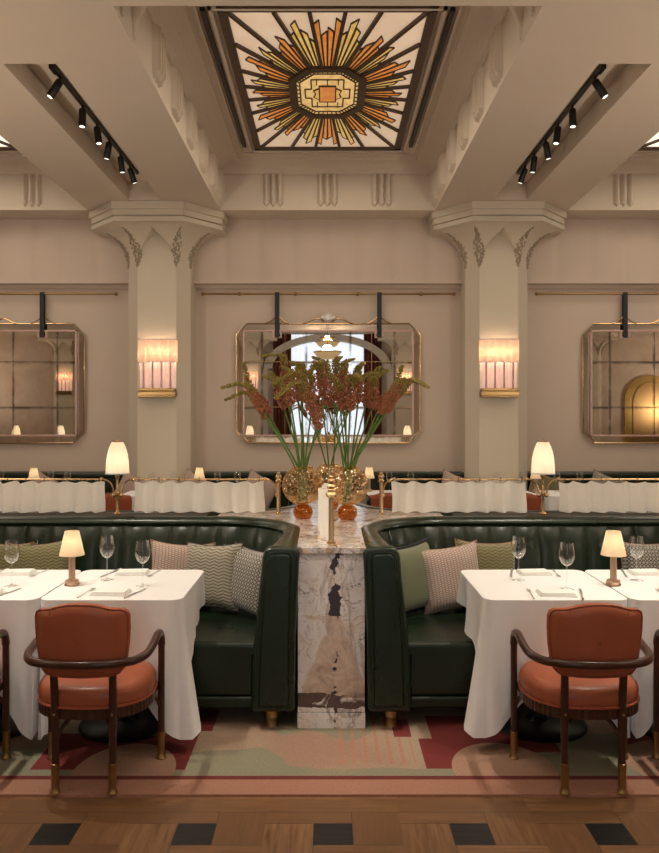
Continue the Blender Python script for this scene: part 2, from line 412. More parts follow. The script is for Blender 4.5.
def smooth_path(pts, n=6):
    out = []
    P = [pts[0]] + list(pts) + [pts[-1]]
    for i in range(1, len(P)-2):
        a, b, c, d = P[i-1], P[i], P[i+1], P[i+2]
        for k in range(n):
            t = k/n
            out.append(tuple(.5*((2*q)+(-p+r)*t+(2*p-5*q+4*r-u)*t*t+(-p+3*q-3*r+u)*t**3) for p, q, r, u in zip(a, b, c, d)))
    out.append(tuple(pts[-1])); return out
def point_light(loc, power, parent=None, rad=.02, col=(1, .83, .62)):
    d = bpy.data.lights.new('bulb_light', 'POINT'); d.energy = power; d.shadow_soft_size = rad; d.color = col
    o = bpy.data.objects.new('bulb_light', d); o.location = loc; COL.objects.link(o)
    if parent: o.parent = parent
    return o

# ================================================================== THE ROOM
CX = .02           # the booths stand a touch right of the room's axis
WY = 9.90; ZB = 4.17; ZC = 4.73; RW = 12.0; YB = -4.0
struct(MB().box(-RW, RW, YB, WY, -.1, 0).build('floor', PARQUET, smooth=False))
struct(MB().box(-RW-.2, RW+.2, WY, WY+.2, 0, 5.2).build('wall_back', PLASTER_W, smooth=False))
struct(MB().box(-RW-.2, -RW, YB, WY, 0, 5.2).build('wall_left', PLASTER_W, smooth=False))
struct(MB().box(RW, RW+.2, YB, WY, 0, 5.2).build('wall_right', STONE, smooth=False))
wf = MB().box(-RW-.2, -1.2, YB-.3, YB, 0, 5.2).box(1.2, RW+.2, YB-.3, YB, 0, 5.2).box(-1.2, 1.2, YB-.3, YB, 4.1, 5.2).box(-1.2, 1.2, YB-.3, YB, 0, .3)
struct(wf.build('wall_front', PLASTER_W, smooth=False))

# upper wall: softly fluted panel with a small ledge under it
def flute(x0, x1, nm):
    n = round((x1-x0)/.41); 
    f = MB().grid(lambda u, v: (x0+(x1-x0)*u, WY-.13-.028*abs(sin(pi*u*n))**.6, 3.38+(ZB-3.38)*v), n*10, 1)
    o = f.build(nm, PLASTER_W, ang=60); struct(o)
    e = MB().prism([(WY, 3.30), (WY-.05, 3.30), (WY-.08, 3.34), (WY-.16, 3.35), (WY-.16, 3.385), (WY, 3.385)], x0, x1, 'x')
    e.build('ledge', PLASTER_W, o, smooth=False)
flute(-1.74, 1.74, 'trim_1'); flute(-6.4, -2.52, 'trim_2'); flute(2.52, 6.4, 'trim_3')

# ------------------------------------------------------------------ ceiling with beams and coffers
BI, BO = 1.32, 2.94      # inner and outer edge of a long beam
SO, SE = 5.86, 7.5
c = MB()
SLX0, SLX1 = 1.94, 2.32
slots = [(.9, 4.0), (5.44, 8.85)]
for sx in (-1, 1):
    def bx(a, b, y0, y1, z0, z1): 
        x0, x1 = sorted((a*sx, b*sx)); c.box(x0, x1, y0, y1, z0, z1)
    bx(BI, SLX0, YB, WY, ZB, 5.0); bx(SLX1, BO, YB, WY, ZB, 5.0)
    bx(SLX0, SLX1, YB, WY, ZB+.20, 5.0)
    ys = [YB] + [y for s in slots for y in s] + [WY]
    for k in range(0, len(ys), 2): bx(SLX0, SLX1, ys[k], ys[k+1], ZB, ZB+.20)
    bx(SO, RW, YB, WY, ZB, 5.0)
COF = [(-.55, 4.10), (4.67, 9.30)]
for x0, x1 in ((-BI, BI), (BO, SO), (-SO, -BO)):
    c.box(x0, x1, YB, COF[0][0], ZB, 5.0); c.box(x0, x1, COF[0][1], COF[1][0], ZB, 5.0); c.box(x0, x1, COF[1][1], WY, ZB, 5.0)
    for y0, y1 in COF: c.box(x0, x1, y0, y1, ZC, 5.0)
ceil_o = struct(c.build('ceiling', PLASTER, smooth=False))
# coves and frames inside each coffer
tn = [4]
def cove(x0, x1, y0, y1):
    prof = [(0, 4.60), (.02, 4.60), (.03, 4.62)] + [(.03+.20*(1-cos(a)), 4.62+.085*sin(a)) for a in [pi/2*k/6 for k in range(1, 7)]] + [(.25, 4.705), (.25, 4.731)]
    m = MB(); R = []
    for d, z in prof: R.append([(x0+d, y0+d, z), (x1-d, y0+d, z), (x1-d, y1-d, z), (x0+d, y1-d, z)])
    for k in range(len(R)-1):
        for i in range(4):
            j = (i+1) % 4; m.add([R[k][i], R[k][j], R[k+1][j], R[k+1][i]], [(0, 1, 2, 3)])
    o = struct(m.build('trim_%d' % tn[0], PLASTER, smooth=True, ang=30)); tn[0] += 1
    # stepped moulding around the skylight
    cx = (x0+x1)/2; m = MB()
    for a, z in ((1.02, .018), (.90, .035)):
        X0, X1, Y0, Y1 = cx-a, cx+a, y0+1.08-(a-.835), y1-.57+(a-.835); t_ = .03
        for b in ((X0, X1, Y0, Y0+t_), (X0, X1, Y1-t_, Y1), (X0, X0+t_, Y0, Y1), (X1-t_, X1, Y0, Y1)): m.box(*b, ZC-z, ZC+.01)
    m.build('moulding', PLASTER, o, smooth=False)
    for s in (-1, 1):
        MB().box(cx+s*.945-.019, cx+s*.945+.019, y0+1.05, y1-.66, ZC-.030, ZC+.01).build('air_slot', BLACK, o, smooth=False)
    return o
coves = {}
for i, (x0, x1) in enumerate(((-BI, BI), (BO, SO), (-SO, -BO))):
    for j, (y0, y1) in enumerate(COF): coves[i, j] = cove(x0, x1, y0, y1)
# triglyph ornaments: three pointed flutes hanging on the frieze
def triglyph_mesh():
    m = MB()
    for k in (-1, 0, 1):
        x = k*.084; h = .041
        for (w_, d, zt, z0) in ((h, .045, .40, .0), (h*.6, .062, .385, .03)):
            m.add([(x-w_, 0, zt), (x-w_*.45, -d, zt), (x+w_*.45, -d, zt), (x+w_, 0, zt), (x-w_, 0, z0+.05), (x-w_*.45, -d, z0+.045), (x+w_*.45, -d, z0+.045), (x+w_, 0, z0+.05), (x, -.0, z0), (x, -d*.7, z0+.012)],
                  [(0,1,2,3), (0,4,5,1), (1,5,6,2), (2,6,7,3), (4,8,9,5), (5,9,6), (6,9,8,7)])
    return m
TG = triglyph_mesh().build('triglyph', PLASTER, coves[0, 1], loc=(0, 9.3, 4.205), smooth=False)
def tg(par, loc, rz):
    o = TG.copy(); COL.objects.link(o); o.parent = par; o.location = loc; o.rotation_euler = (0, 0, rz)
for x in (-.66, .66): tg(coves[0, 1], (x, 9.3, 4.205), 0)
for x in (3.62, 4.4, 5.1): tg(coves[1, 1], (x, 9.3, 4.205), 0); tg(coves[2, 1], (-x, 9.3, 4.205), 0)
for y in (5.84, 6.54, 7.24, 7.94, 8.64, 9.21):
    tg(coves[0, 1], (-BI, y, 4.205), pi/2); tg(coves[0, 1], (BI, y, 4.205), -pi/2)
    tg(coves[1, 1], (BO, y, 4.205), pi/2); tg(coves[2, 1], (-BO, y, 4.205), -pi/2)
# scalloped corbels in the near corners of the coffer
for sx in (-1, 1):
    m = MB()
    for (yc, xo, k) in ((4.86, .0, 1.0), (5.17, .0, .95)):
        pr = [(.015+.30*k*(t**1.7), 4.21+(1-k)*.1+(ZC-4.21-(1-k)*.1)*t) for t in [i/10 for i in range(11)]]
        m.lathe(pr, 12, (sx*(BI-xo), yc, 0))
    m.build('corbel', PLASTER, coves[0, 1], ang=60)

# ------------------------------------------------------------------ stained glass skylights
def skylight(cx, cy, label, side=False):
    HX, HY = .835, 1.53; T = thing('stained_glass_skylight', label, 'skylight', (cx, cy-.04, ZC-.012))
    m = MB(); t_ = .075
    for b in ((-HX, HX, -HY, -HY+t_), (-HX, HX, HY-t_, HY), (-HX, -HX+t_, -HY, HY), (HX-t_, HX, -HY, HY)): m.box(*b, -.022, .035)
    m.build('frame', LEADM, T, smooth=False, bevel=.008)
    ix, iy = HX-t_, HY-t_
    MB().box(-ix, ix, -iy, iy, .0, .02).build('cream_pane', G_SIDE if side else G_CREAM, T, smooth=False)
    ox, oy, cc = .32, .52, .17       # medallion octagon
    # 24 outer bar ends, clockwise from the top-left corner
    outer = [(-ix, -iy), (-.41, -iy), (-.137, -iy), (.137, -iy), (.41, -iy), (ix, -iy), (ix, -.95), (ix, -.47), (ix, -.15), (ix, .15), (ix, .47), (ix, .95),
             (ix, iy), (.41, iy), (.137, iy), (-.137, iy), (-.41, iy), (-ix, iy), (-ix, .95), (-ix, .47), (-ix, .15), (-ix, -.15), (-ix, -.47), (-ix, -.95)]
    oc = [(-ox+cc, -oy), (ox-cc, -oy), (ox, -oy+cc*1.3), (ox, oy-cc*1.3), (ox-cc, oy), (-ox+cc, oy), (-ox, oy-cc*1.3), (-ox, -oy+cc*1.3)]
    def hit(p):
        # where the ray to p (in a space squashed to a square) crosses the octagon
        best = None
        q = (p[0], p[1])
        # pull direction towards evenly spread spokes
        for i in range(8):
            a, b = oc[i], oc[(i+1) % 8]; dx, dy = b[0]-a[0], b[1]-a[1]; den = q[0]*dy-q[1]*dx
            if abs(den) < 1e-9: continue
            t = (a[0]*dy-a[1]*dx)/den; s = (a[0]*q[1]-a[1]*q[0])/den
            if t > 0 and -1e-6 <= s <= 1+1e-6: best = (q[0]*t, q[1]*t)
        return best
    inner = [hit(p) for p in outer]
    def bar(m, a, b, w_, z0, z1):
        dx, dy = b[0]-a[0], b[1]-a[1]; L = sqrt(dx*dx+dy*dy) or 1; nx, ny = -dy/L*w_/2, dx/L*w_/2
        m.prism([(a[0]+nx, a[1]+ny), (b[0]+nx, b[1]+ny), (b[0]-nx, b[1]-ny), (a[0]-nx, a[1]-ny)], z0, z1)
    for k in range(24):
        m = MB(); bar(m, inner[k], outer[k], .030, -.025, .0); m.build('glazing_bar', LEADM, T, smooth=False)
    rnd = random.Random(3)
    for k in range(24):
        p0, p1, q0, q1 = inner[k], inner[(k+1) % 24], outer[k], outer[(k+1) % 24]
        def pt(s, t):
            a = (p0[0]+(p1[0]-p0[0])*s, p0[1]+(p1[1]-p0[1])*s); b = (q0[0]+(q1[0]-q0[0])*s, q0[1]+(q1[1]-q0[1])*s)
            return (a[0]+(b[0]-a[0])*t, a[1]+(b[1]-a[1])*t)
        corner = k in (0, 4, 5, 11, 12, 16, 17, 23)
        far = .84 if not corner else .58
        N = 4; order = [.62, .80, 1.0, .72] if k % 2 == 0 else [.74, 1.0, .82, .60]
        if k in (2, 14): order = [1.0, .78, .82, 1.02]
        m = MB(); l = MB()
        for i in range(N):
            s0, s1 = i/N+.02, (i+1)/N-.02; L = far*order[i]*(.97+.06*rnd.random())
            up = .07 if i < 2 else -.07
            a, b, c_, d = pt(s0, 0), pt(s1, 0), pt(s1, L+max(0, up)-.035), pt(s0, L+max(0, -up)-.035)
            m.prism([a, b, c_, d], -.008, -.001)
            bar(l, b, c_, .009, -.014, -.002); bar(l, c_, d, .009, -.014, -.002); bar(l, a, d, .009, -.014, -.002)
        mat = G_ORANGE if k in (0, 2, 4, 6, 8, 10, 11, 13, 15, 17, 19, 21) and k % 2 == 0 else G_YELLOW
        if k % 2 == 0: mat = G_ORANGE
        r = m.build('sunburst_ray', mat, T, smooth=False); l.build('lead_line', LEADM, r, smooth=False)
    # medallion
    M = MB().prism(oc, -.012, -.0).build('medallion_pane', G_AMBER, T, smooth=False)
    l = MB()
    for i in range(8): bar(l, oc[i], oc[(i+1) % 8], .075, -.035, .0)
    l.build('medallion_frame', LEADM, T, smooth=False)
    l = MB(); sc = lambda k, e=0: [(x*k, y*k) for x, y in oc]
    for pts in (sc(.80), [(-.21, -.10), (-.21, .10), (-.15, .10), (-.15, .30), (.15, .30), (.15, .10), (.21, .10), (.21, -.10), (.15, -.10), (.15, -.30), (-.15, -.30), (-.15, -.10)],
                [(-.07, -.12), (.07, -.12), (.07, .12), (-.07, .12)]):
        for i in range(len(pts)): bar(l, pts[i], pts[(i+1) % len(pts)], .013, -.02, -.01)
    a8, b8 = sc(.80), sc(1.0)
    for i in range(8):
        for j in range(6):
            t = j/6; A = tuple(a8[i][q]+(a8[(i+1) % 8][q]-a8[i][q])*t for q in (0, 1)); B = tuple(b8[i][q]+(b8[(i+1) % 8][q]-b8[i][q])*t for q in (0, 1)); bar(l, A, B, .010, -.02, -.01)
    l.build('lead_line', LEADM, M, smooth=False)
    MB().prism([(-.075, -.17), (.075, -.17), (.075, .17), (-.075, .17)], -.022, -.012).build('centre_pane', G_ORANGE, M, smooth=False)
    w_ = MB(); l2 = MB()
    for sx in (-1, 1):
        w_.prism([(sx*.078, -.12), (sx*.13, -.07), (sx*.11, 0), (sx*.13, .07), (sx*.078, .12)], -.021, -.012)
        bar(l2, (sx*.077, -.17), (sx*.077, .17), .012, -.026, -.012)
        for a, b in (((sx*.078, -.12), (sx*.13, -.07)), ((sx*.13, -.07), (sx*.11, 0)), ((sx*.11, 0), (sx*.13, .07)), ((sx*.13, .07), (sx*.078, .12)), ((sx*.10, -.31), (sx*.10, -.20)), ((sx*.10, .20), (sx*.10, .31)), ((0, sx*.17), (0, sx*.30))): bar(l2, a, b, .010, -.024, -.012)
        bar(l2, (-.077, sx*.17), (.077, sx*.17), .012, -.026, -.012)
    w_.build('wing_pane', G_YELLOW, M, smooth=False); l2.build('centre_lead', LEADM, M, smooth=False)
    return T
sk = skylight(0, 7.24, 'stained glass sunburst skylight with orange and yellow rays over the middle bay')
skylight(-4.31, 7.24, 'skylight corner of pale leaded glass at the left edge of the ceiling', True)
skylight(4.31, 7.24, 'skylight corner of pale leaded glass at the right edge of the ceiling', True)
for x, s in ((0, 'overhead in the middle of the near bay'), (-4.31, 'overhead in the near left bay'), (4.31, 'overhead in the near right bay')):
    dup(sk, (x, 1.80, ZC-.012), label='stained glass sunburst skylight ' + s)

# ------------------------------------------------------------------ ceiling spot tracks
def track(sx, y0, y1, spots, label, side, near=False):
    T = thing('spotlight_track', label, 'track light', (sx*2.12, (y0+y1)/2, 4.365)); h = (y1-y0)/2
    MB().box(-.017, .017, -h, h, -.03, 0).build('track', BLACK, T, smooth=False)
    MB().box(-.02, .02, -h-.03, -h+.09, -.045, 0).build('power_feed', BLACK, T, smooth=False)
    words = ['nearest', 'second nearest', 'third nearest', 'fourth nearest', 'fifth nearest', 'farthest']
    for i, (y, rx, ry) in enumerate(spots):
        lab = 'black cylinder spotlight on the %s ceiling track, %s of its six' % (side, words[i]) if not near else 'black cylinder spotlight on the %s track above the near tables, %s' % (side, words[i])
        s = thing('spotlight', lab, 'spotlight', (sx*2.12, y, 4.335), 0, 'spotlights on the %s track' % side)
        MB().lathe([(.011, -.05), (.011, 0)], 8).build('stem', BLACK, s)
        b = MB().lathe([(.029, -.15), (.031, -.145), (.031, 0), (.025, .006)], 20).build('spot_body', BLACK, s, loc=(0, 0, -.035)); b.rotation_euler = (rx, ry, 0)
        MB().lathe([(.0001, 0), (.023, .0)], 16).build('lens', LENS, b, loc=(0, 0, -.152))
        d = bpy.data.lights.new('spot_lamp', 'SPOT'); d.energy = 150 if near else 34; d.spot_size = radians(46 if near else 50); d.spot_blend = .7; d.shadow_soft_size = .03; d.color = (1, .89, .74)
        lo = bpy.data.objects.new('spot_lamp', d); COL.objects.link(lo); lo.parent = b; lo.location = (0, 0, -.165)
YS = [6.02, 6.58, 6.99, 7.38, 7.78, 8.15]
TIL = [(-.15, .5), (-.1, 0), (-.1, -.15), (.1, .2), (.15, -.1), (.25, -.3)]
track(-1, 5.86, 8.45, [(y, a, b) for y, (a, b) in zip(YS, TIL)], 'long black spotlight track recessed in the left ceiling beam', 'left')
track(1, 5.86, 8.45, [(y, a, -b) for y, (a, b) in zip(YS, TIL)], 'long black spotlight track recessed in the right ceiling beam', 'right')
track(-1, 1.2, 3.97, [(3.75, .09, -.30), (3.35, .20, .02), (3.0, .33, -.38)], 'black spotlight track above the near left tables', 'left near', True)
track(1, 1.2, 3.97, [(3.75, .09, .28), (3.35, .20, -.02), (3.0, .33, .36)], 'black spotlight track above the near right tables', 'right near', True)

# ------------------------------------------------------------------ columns
def column(cx, yo, label, flip=False):
    T = thing('column', label, 'column', (cx, yo, 0), pi if flip else 0)   # local y = 0 on the wall, -y into the room
    F, C_, Z0, Z1 = -.50, -.35, 3.61, 3.95
    MB().prism([(-.39, 0), (-.39, C_), (-.24, F), (.24, F), (.39, C_), (.39, 0)], 0, ZB).build('shaft', PIER, T, smooth=False)
    # flared capital with a pointed arch cut into its front
    m = MB(); N = 16; rows = []
    for k in range(N+1):
        t = k/N; e = 1-sqrt(max(0, 1-(t*.98)**2)); e = .75*e/(.8)+.06*t; e = min(1, e)
        z = Z0+(Z1-Z0)*t
        A = (.24+(.42-.24)*e, F+(-.98-F)*e); B = (.39+(.82-.39)*e, C_+(-.52-C_)*e)
        a = .215*(1-min(1, t/.90)**1.9)
        sd = C_+.08 + (.0)*e
        half = [(a, F+.002), (a, A[1]), A, ((A[0]+B[0])/2-.0, (A[1]+B[1])/2), B, (B[0], 0)]
        rows.append([(-x, y, z) for x, y in reversed(half)] + [(x, y, z) for x, y in half])
    n = len(rows[0])
    for k in range(N):
        for i in range(n-1): m.add([rows[k][i], rows[k][i+1], rows[k+1][i+1], rows[k+1][i]], [(0, 1, 2, 3)])
    m.add(rows[0], [tuple(range(n))])
    m.build('flared_capital', PIER, T, ang=28)
    oc = lambda g: [(-.82-g, 0), (-.82-g, -.52-g*.6), (-.42-g*.5, -.98-g), (.42+g*.5, -.98-g), (.82+g, -.52-g*.6), (.82+g, 0)]
    m = MB().prism(oc(-.01), 3.945, 4.0).prism(oc(-.04), 3.99, 4.02).prism(oc(-.012), 4.015, 4.09).prism(oc(.012), 4.085, ZB)
    m.build('abacus', PIER, T, smooth=False, bevel=.005)
    # carved foliage strips climbing the lobes
    g = MB(); r2 = random.Random(5)
    for s in (-1, 1):
        for which in (0, 1):
            for k in range(95):
                t = -.30+1.22*k/95; e = 0 if t < 0 else 1-sqrt(max(0, 1-(t*.98)**2)); e = min(1, .75*e/.8+.06*max(t, 0))
                z = Z0+(Z1-Z0)*t
                A = (.24+.18*e, F-.48*e); B = (.39+.43*e, C_-.17*e)
                px, py = A if which == 0 else B
                wd = .012+.055*sin(pi*min(1, max(0, (t+.3)/1.2)))**1.5
                o = (r2.random()-.5)*2*wd
                g.blob((s*(px+o*(.9 if which == 0 else .55)), py+(.0 if o < 0 else o*.7)-.004 if which == 0 else py-.006+o*.3, z), .009+.008*r2.random())
    g.build('carved_foliage', simple_carve, T, ang=60)
    return T
simple_carve = simple('carved_plaster', (.36, .29, .21), .8, 0, .3, 60)
col1 = column(-2.11, WY, 'chamfered plaster column with flared capital, left of the middle mirror')
dup(col1, (2.12, WY, 0), 0, 'chamfered plaster column with flared capital, right of the middle mirror')
for i, x in enumerate((-8.0, -2.35, 2.35, 8.0)):
    dup(col1, (x, YB, 0), pi, 'chamfered plaster column by the window wall, ' + ['far left', 'left of the window', 'right of the window', 'far right'][i])
# ------------------------------------------------------------------ sconces
def sconce(loc, rz, label):
    T = thing('wall_sconce', label, 'wall lamp', loc, rz, 'wall sconces on the columns')   # origin at the base bar centre, wall at y = 0
    def scal(m, z0, z1, d0, w_, n=5, zf=0):
        pts = []; N = 8
        for k in range(n):
            for i in range(N+(k == n-1)):
                u = (k+i/N)/n; pts.append((-w_/2+w_*u, -d0-.035*sin(pi*(i/N))**.7 if i < N else -d0))
        pts = [(-w_/2, -.005)] + pts + [(w_/2, -.005)]
        for a, b in zip(pts, pts[1:]): m.add([(a[0], a[1], z0), (b[0], b[1], z0), (b[0], b[1], z1), (a[0], a[1], z1)], [(0, 1, 2, 3)])
    m = MB(); scal(m, .38, .66, .085, .47); m.build('lamp_shade', SHADE_S, T, ang=50, solid=.003)
    for z, nm in ((.38, 'shade_trim'), (.66, 'shade_trim')):
        m = MB(); scal(m, z-.006, z+.006, .087, .474); m.build(nm, NAPKIN, T, ang=50, solid=.004)
    m = MB(); scal(m, .06, .385, .035, .44, 9); m.build('pleated_backing', SHADE_W, T, ang=50)
    for k in range(4):
        x = -.165+k*.11
        MB().lathe([(.009, .06), (.013, .08), (.011, .2), (.013, .36), (.009, .40)], 10, (x, -.085, 0)).build('glass_rod', PINKG, T)
    MB().box(-.225, .225, -.12, 0, .025, .06).box(-.235, .235, -.13, 0, -.03, .022).box(-.225, .225, -.10, 0, -.05, -.02).build('base_bar', BRASS_D, T, smooth=False, bevel=.008, seg=3)
    for x in (-.13, .0, .13): point_light((x, -.055, .50), 1.7, T, .025, (1, .80, .60))
    return T
PINKG = simple('pink_glass_rod', (.55, .34, .34), .12, .2)
s1 = sconce((-2.09, WY-.50, 1.93), 0, 'brass wall sconce with scalloped glowing shade on the left column')
dup(s1, (2.11, WY-.50, 1.93), 0, 'brass wall sconce with scalloped glowing shade on the right column')
for x, s in ((-8.0, 'far left'), (-2.35, 'left'), (2.35, 'right')):
    dup(s1, (x, YB+.50, 2.35), pi, 'wall sconce on the %s column of the window wall, seen only in a mirror' % s)

# ------------------------------------------------------------------ mirrors hung from brass rods
def mirror(cx, label, glass, side):
    W, Z0, Z1, cch = 1.19, 1.30, 2.845, .14
    T = thing('wall_mirror', label, 'mirror', (cx, WY-.0, 0))
    def oc(w_, z0, z1, c_): return [(-w_+c_, z0), (w_-c_, z0), (w_, z0+c_), (w_, z1-c_), (w_-c_, z1), (-w_+c_, z1), (-w_, z1-c_), (-w_, z0+c_)]
    MB().prism(oc(W-.02, Z0+.02, Z1-.02, cch), -.05, -.012, 'y').build('backing', DARK, T, smooth=False)
    o8, i8 = oc(W-.012, Z0+.012, Z1-.012, cch), oc(W-.095, Z0+.095, Z1-.095, .0)
    m = MB()
    for i in range(8):
        j = (i+1) % 8
        m.add([(o8[i][0], -.055, o8[i][1]), (o8[j][0], -.055, o8[j][1]), (i8[j][0], -.0555, i8[j][1]), (i8[i][0], -.0555, i8[i][1])], [(0, 1, 2, 3)])
    m.build('bevelled_border', BEVEL, T, smooth=False)
    p = [(x, -.058, z) for x, z in oc(W, Z0, Z1, cch)]
    MB().tube(p+[p[0]], .009, 8).build('gold_edge', BRASS, T)
    MB().box(-W+.09, W-.09, -.088, -.086, Z0+.09, Z1-.09).build('mirror_glass', glass, T, smooth=False)
    m = MB(); a, b, t_ = W-.085, .0, .024
    m.box(-a, a, -.10, -.066, Z1-.109, Z1-.085).box(-a, a, -.10, -.066, Z0+.085, Z0+.109).box(-a, -a+t_, -.10, -.066, Z0+.085, Z1-.085).box(a-t_, a, -.10, -.066, Z0+.085, Z1-.085)
    m.build('inner_frame', PINKFR, T, smooth=False, bevel=.004)
    m = MB()
    for z in (2.075+.275, 2.075-.31): m.box(-a, a, -.0895, -.0875, z-.004, z+.004)
    xs = (-.56, .56) if side == 0 else (-.28-.57, -.28, .28, .28+.57)
    for x in xs: m.box(x-.003, x+.003, -.0895, -.0875, Z0+.11, Z1-.11)
    m.build('pane_joint', simple('joint', (.10, .085, .07), .5, .3) if side else BRASS_D, T, smooth=False)
    for x in (-.66, .66):
        m = MB().box(x-.045, x+.045, -.102, -.09, Z1-.19, Z1-.17).box(x-.06, x-.04, -.102, -.09, Z1-.19, Z1-.10).box(x+.04, x+.06, -.102, -.09, Z1-.19, Z1-.10)
        m.build('strap_buckle', PINKFR, T, smooth=False)
        MB().tube(smooth_path([(x-.16, -.06, Z1), (x-.09, -.065, Z1+.03), (x, -.07, Z1+.085), (x+.09, -.065, Z1+.03), (x+.16, -.06, Z1)]), .008, 8).build('scroll', BRASS, T)
    # shell crest
    m = MB()
    for k in range(7):
        a_ = radians(-60+20*k); m.tube([(0, -.07, Z1+.03), (.06*sin(a_), -.085, Z1+.03+.06*cos(a_)), (.10*sin(a_), -.08, Z1+.03+.115*cos(a_))], [.006, .017, .012], 8)
    m.build('shell_crest', SHELL, T)
    for s in (-1, 1):
        MB().tube(smooth_path([(s*.05, -.06, Z1+.03), (s*.13, -.065, Z1+.065), (s*.2, -.065, Z1+.05), (s*.27, -.065, Z1+.015), (s*.34, -.06, Z1)]), .008, 8).build('scroll', BRASS, T)
    return T
mirror(.01, 'octagonal antiqued mirror with shell crest on the back wall behind the flowers', MIRROR_C, 0)
mirror(-4.34, 'aged brown mirror on the back wall, cut by the left photo edge', MIRROR, 1)
mirror(4.50, 'aged grey mirror on the back wall, cut by the right photo edge', MIRROR, 1)
def rail(x0, x1, label, straps, xs):
    T = thing('picture_rail', label, 'rail', ((x0+x1)/2, WY-.09, 3.225)); h = (x1-x0)/2
    MB().tube([(-h, 0, 0), (h, 0, 0)], .013, 10).build('rod', BRASS_D, T)
    for s in (-1, 1): MB().ball((s*h, 0, 0), .024).build('end_cap', BRASS_D, T)
    for x in xs:
        MB().tube([(x, 0, 0), (x, .088, 0)], .014, 8).ball((x, -.005, 0), .026).build('bracket', BRASS_D, T)
    for x, lab in straps:
        m = MB(); X = x
        m.box(X-.028, X+.028, -.112, -.104, 2.66, 3.235).box(X-.028, X+.028, -.072, -.064, 2.85, 3.235).box(X-.028, X+.028, -.112, -.064, 3.235, 3.245)
        o = m.build('hanging_strap', STRAP, smooth=False); tag(o, lab, 'strap', 'black straps holding the mirrors'); o.location = (0, WY, 0)
rail(-1.61, 1.63, 'thin brass rail above the middle mirror', ((-.65, 'black strap holding the middle mirror, left one'), (.67, 'black strap holding the middle mirror, right one')), (-1.15, -.42, .38, 1.2))
rail(-6.0, -2.73, 'thin brass rail above the left mirror', ((-5.0, 'black strap holding the left mirror, outside the photo'), (-3.68, 'black strap holding the left mirror')), (-5.5, -4.2, -3.92, -3.12))
rail(2.70, 6.1, 'thin brass rail above the right mirror', ((3.84, 'black strap holding the right mirror'), (5.16, 'black strap holding the right mirror, outside the photo')), (3.08, 4.0, 5.4))

# ------------------------------------------------------------------ window wall behind the camera (seen in the mirror)
W1 = struct(thing('window_1', 'tall window with white sheers behind the camera', 'window', (0, YB, 0)))
m = MB().box(-1.2, -1.12, -.15, -.05, .3, 4.1).box(1.12, 1.2, -.15, -.05, .3, 4.1)
for x in (-.38, .38): m.box(x-.03, x+.03, -.15, -.05, .3, 4.1)
for z in (.3, 1.6, 2.9, 4.04): m.box(-1.2, 1.2, -.15, -.05, z, z+.06)
m.build('window_frame', STONE, W1, smooth=False)
MB().box(-1.12, 1.12, -.11, -.09, .33, 4.07).build('window_pane', emis('daylight_pane', (.85, .92, 1), .7), W1, smooth=False)
for s in (-1, 1):
    MB().grid(lambda u, v: (s*(.03+1.12*u), YB+.12+.03*sin(u*55), .05+4.15*v), 80, 1).build('sheer_curtain', WINSHEER)
    o = bpy.data.objects['sheer_curtain' if s < 0 else 'sheer_curtain.001']; tag(o, 'white sheer curtain over the window behind the camera, %s half' % ('left' if s < 0 else 'right'), 'curtain', 'window sheers')
    o = MB().grid(lambda u, v: (s*(1.12+.55*u), YB+.2+.05*sin(u*30), .02+4.2*v), 50, 1).build('velvet_drape', DRAPE, solid=.01)
    tag(o, 'burgundy drape hanging at the %s side of the rear window' % ('left' if s < 0 else 'right'), 'curtain', 'burgundy drapes')
# arched stone surround
m = MB()
for s in (-1, 1): m.box(s*1.95-.14 if s > 0 else -2.09, s*1.95+.14 if s > 0 else -1.81, YB, YB+.42, 0, 3.1)
arc = [(1.95*cos(a), 3.1+1.06*sin(a)) for a in [pi*k/24 for k in range(25)]]; arc2 = [(1.70*cos(a), 3.1+.86*sin(a)) for a in [pi*k/24 for k in range(25)]]
m.prism(arc+arc2[::-1], YB+.02, YB+.42, 'y')
struct(m.build('trim_20', STONE, smooth=False))
D = struct(thing('door_1', 'golden arched doorway in the right wall', 'door', (10.0, YB, 0)))
a = [(-.8, 0), (-.8, 2.2)]+[(-.8*cos(q), 2.2+.7*sin(q)) for q in [pi*k/16 for k in range(1, 16)]]+[(.8, 2.2), (.8, 0)]
MB().prism(a, .01, .12, 'y').build('door_leaf', GOLDL, D, smooth=False, bevel=.02)
MB().prism([(x*.7, z*.93) for x, z in a], .12, .16, 'y').build('door_panel', BRASS_D, D, smooth=False)
# chandelier behind the camera
def chandelier(x, y, z, label, p):
    T = thing('chandelier', label, 'chandelier', (x, y, z), 0, 'bowl chandeliers behind the camera')
    MB().tube([(0, 0, 0), (0, 0, ZB-z+(ZC-ZB if -.55 < y < 4.1 else 0))], .012, 8).build('stem', BRASS_D, T)
    MB.caps = False
    MB().lathe([(.02, 0), (.12, .01), (.24, .06), (.31, .15), (.32, .17)], 28).build('bowl', CHB, T)
    MB().lathe([(.02, .45), (.10, .46), (.17, .50), (.18, .53)], 28).build('upper_bowl', BRASS_D, T)
    MB.caps = True
    MB().lathe([(.33, .165), (.335, .19), (.32, .19)], 28).ball((0, 0, -.03), .035).build('rim', BRASS_D, T)
    point_light((0, 0, .23), p, T, .12, (1, .84, .66)); return T
CHT = NT('chandelier_bowl'); CHB = CHT.pbr((.5, .33, .16), .35, .6, Emission_Color=(1, .7, .35, 1), Emission_Strength=.35)
chandelier(0, -1.0, 3.48, 'bowl chandelier before the rear window, seen in the middle mirror', 60)
chandelier(0, 1.7, 2.98, 'lower bowl chandelier nearer the tables, seen in the middle mirror', 60)
chandelier(-4.42, 1.7, 2.98, 'added bowl chandelier in the left bay, out of view', 60)  # both side-bay chandeliers are added, unseen, to throw more light on the ceiling
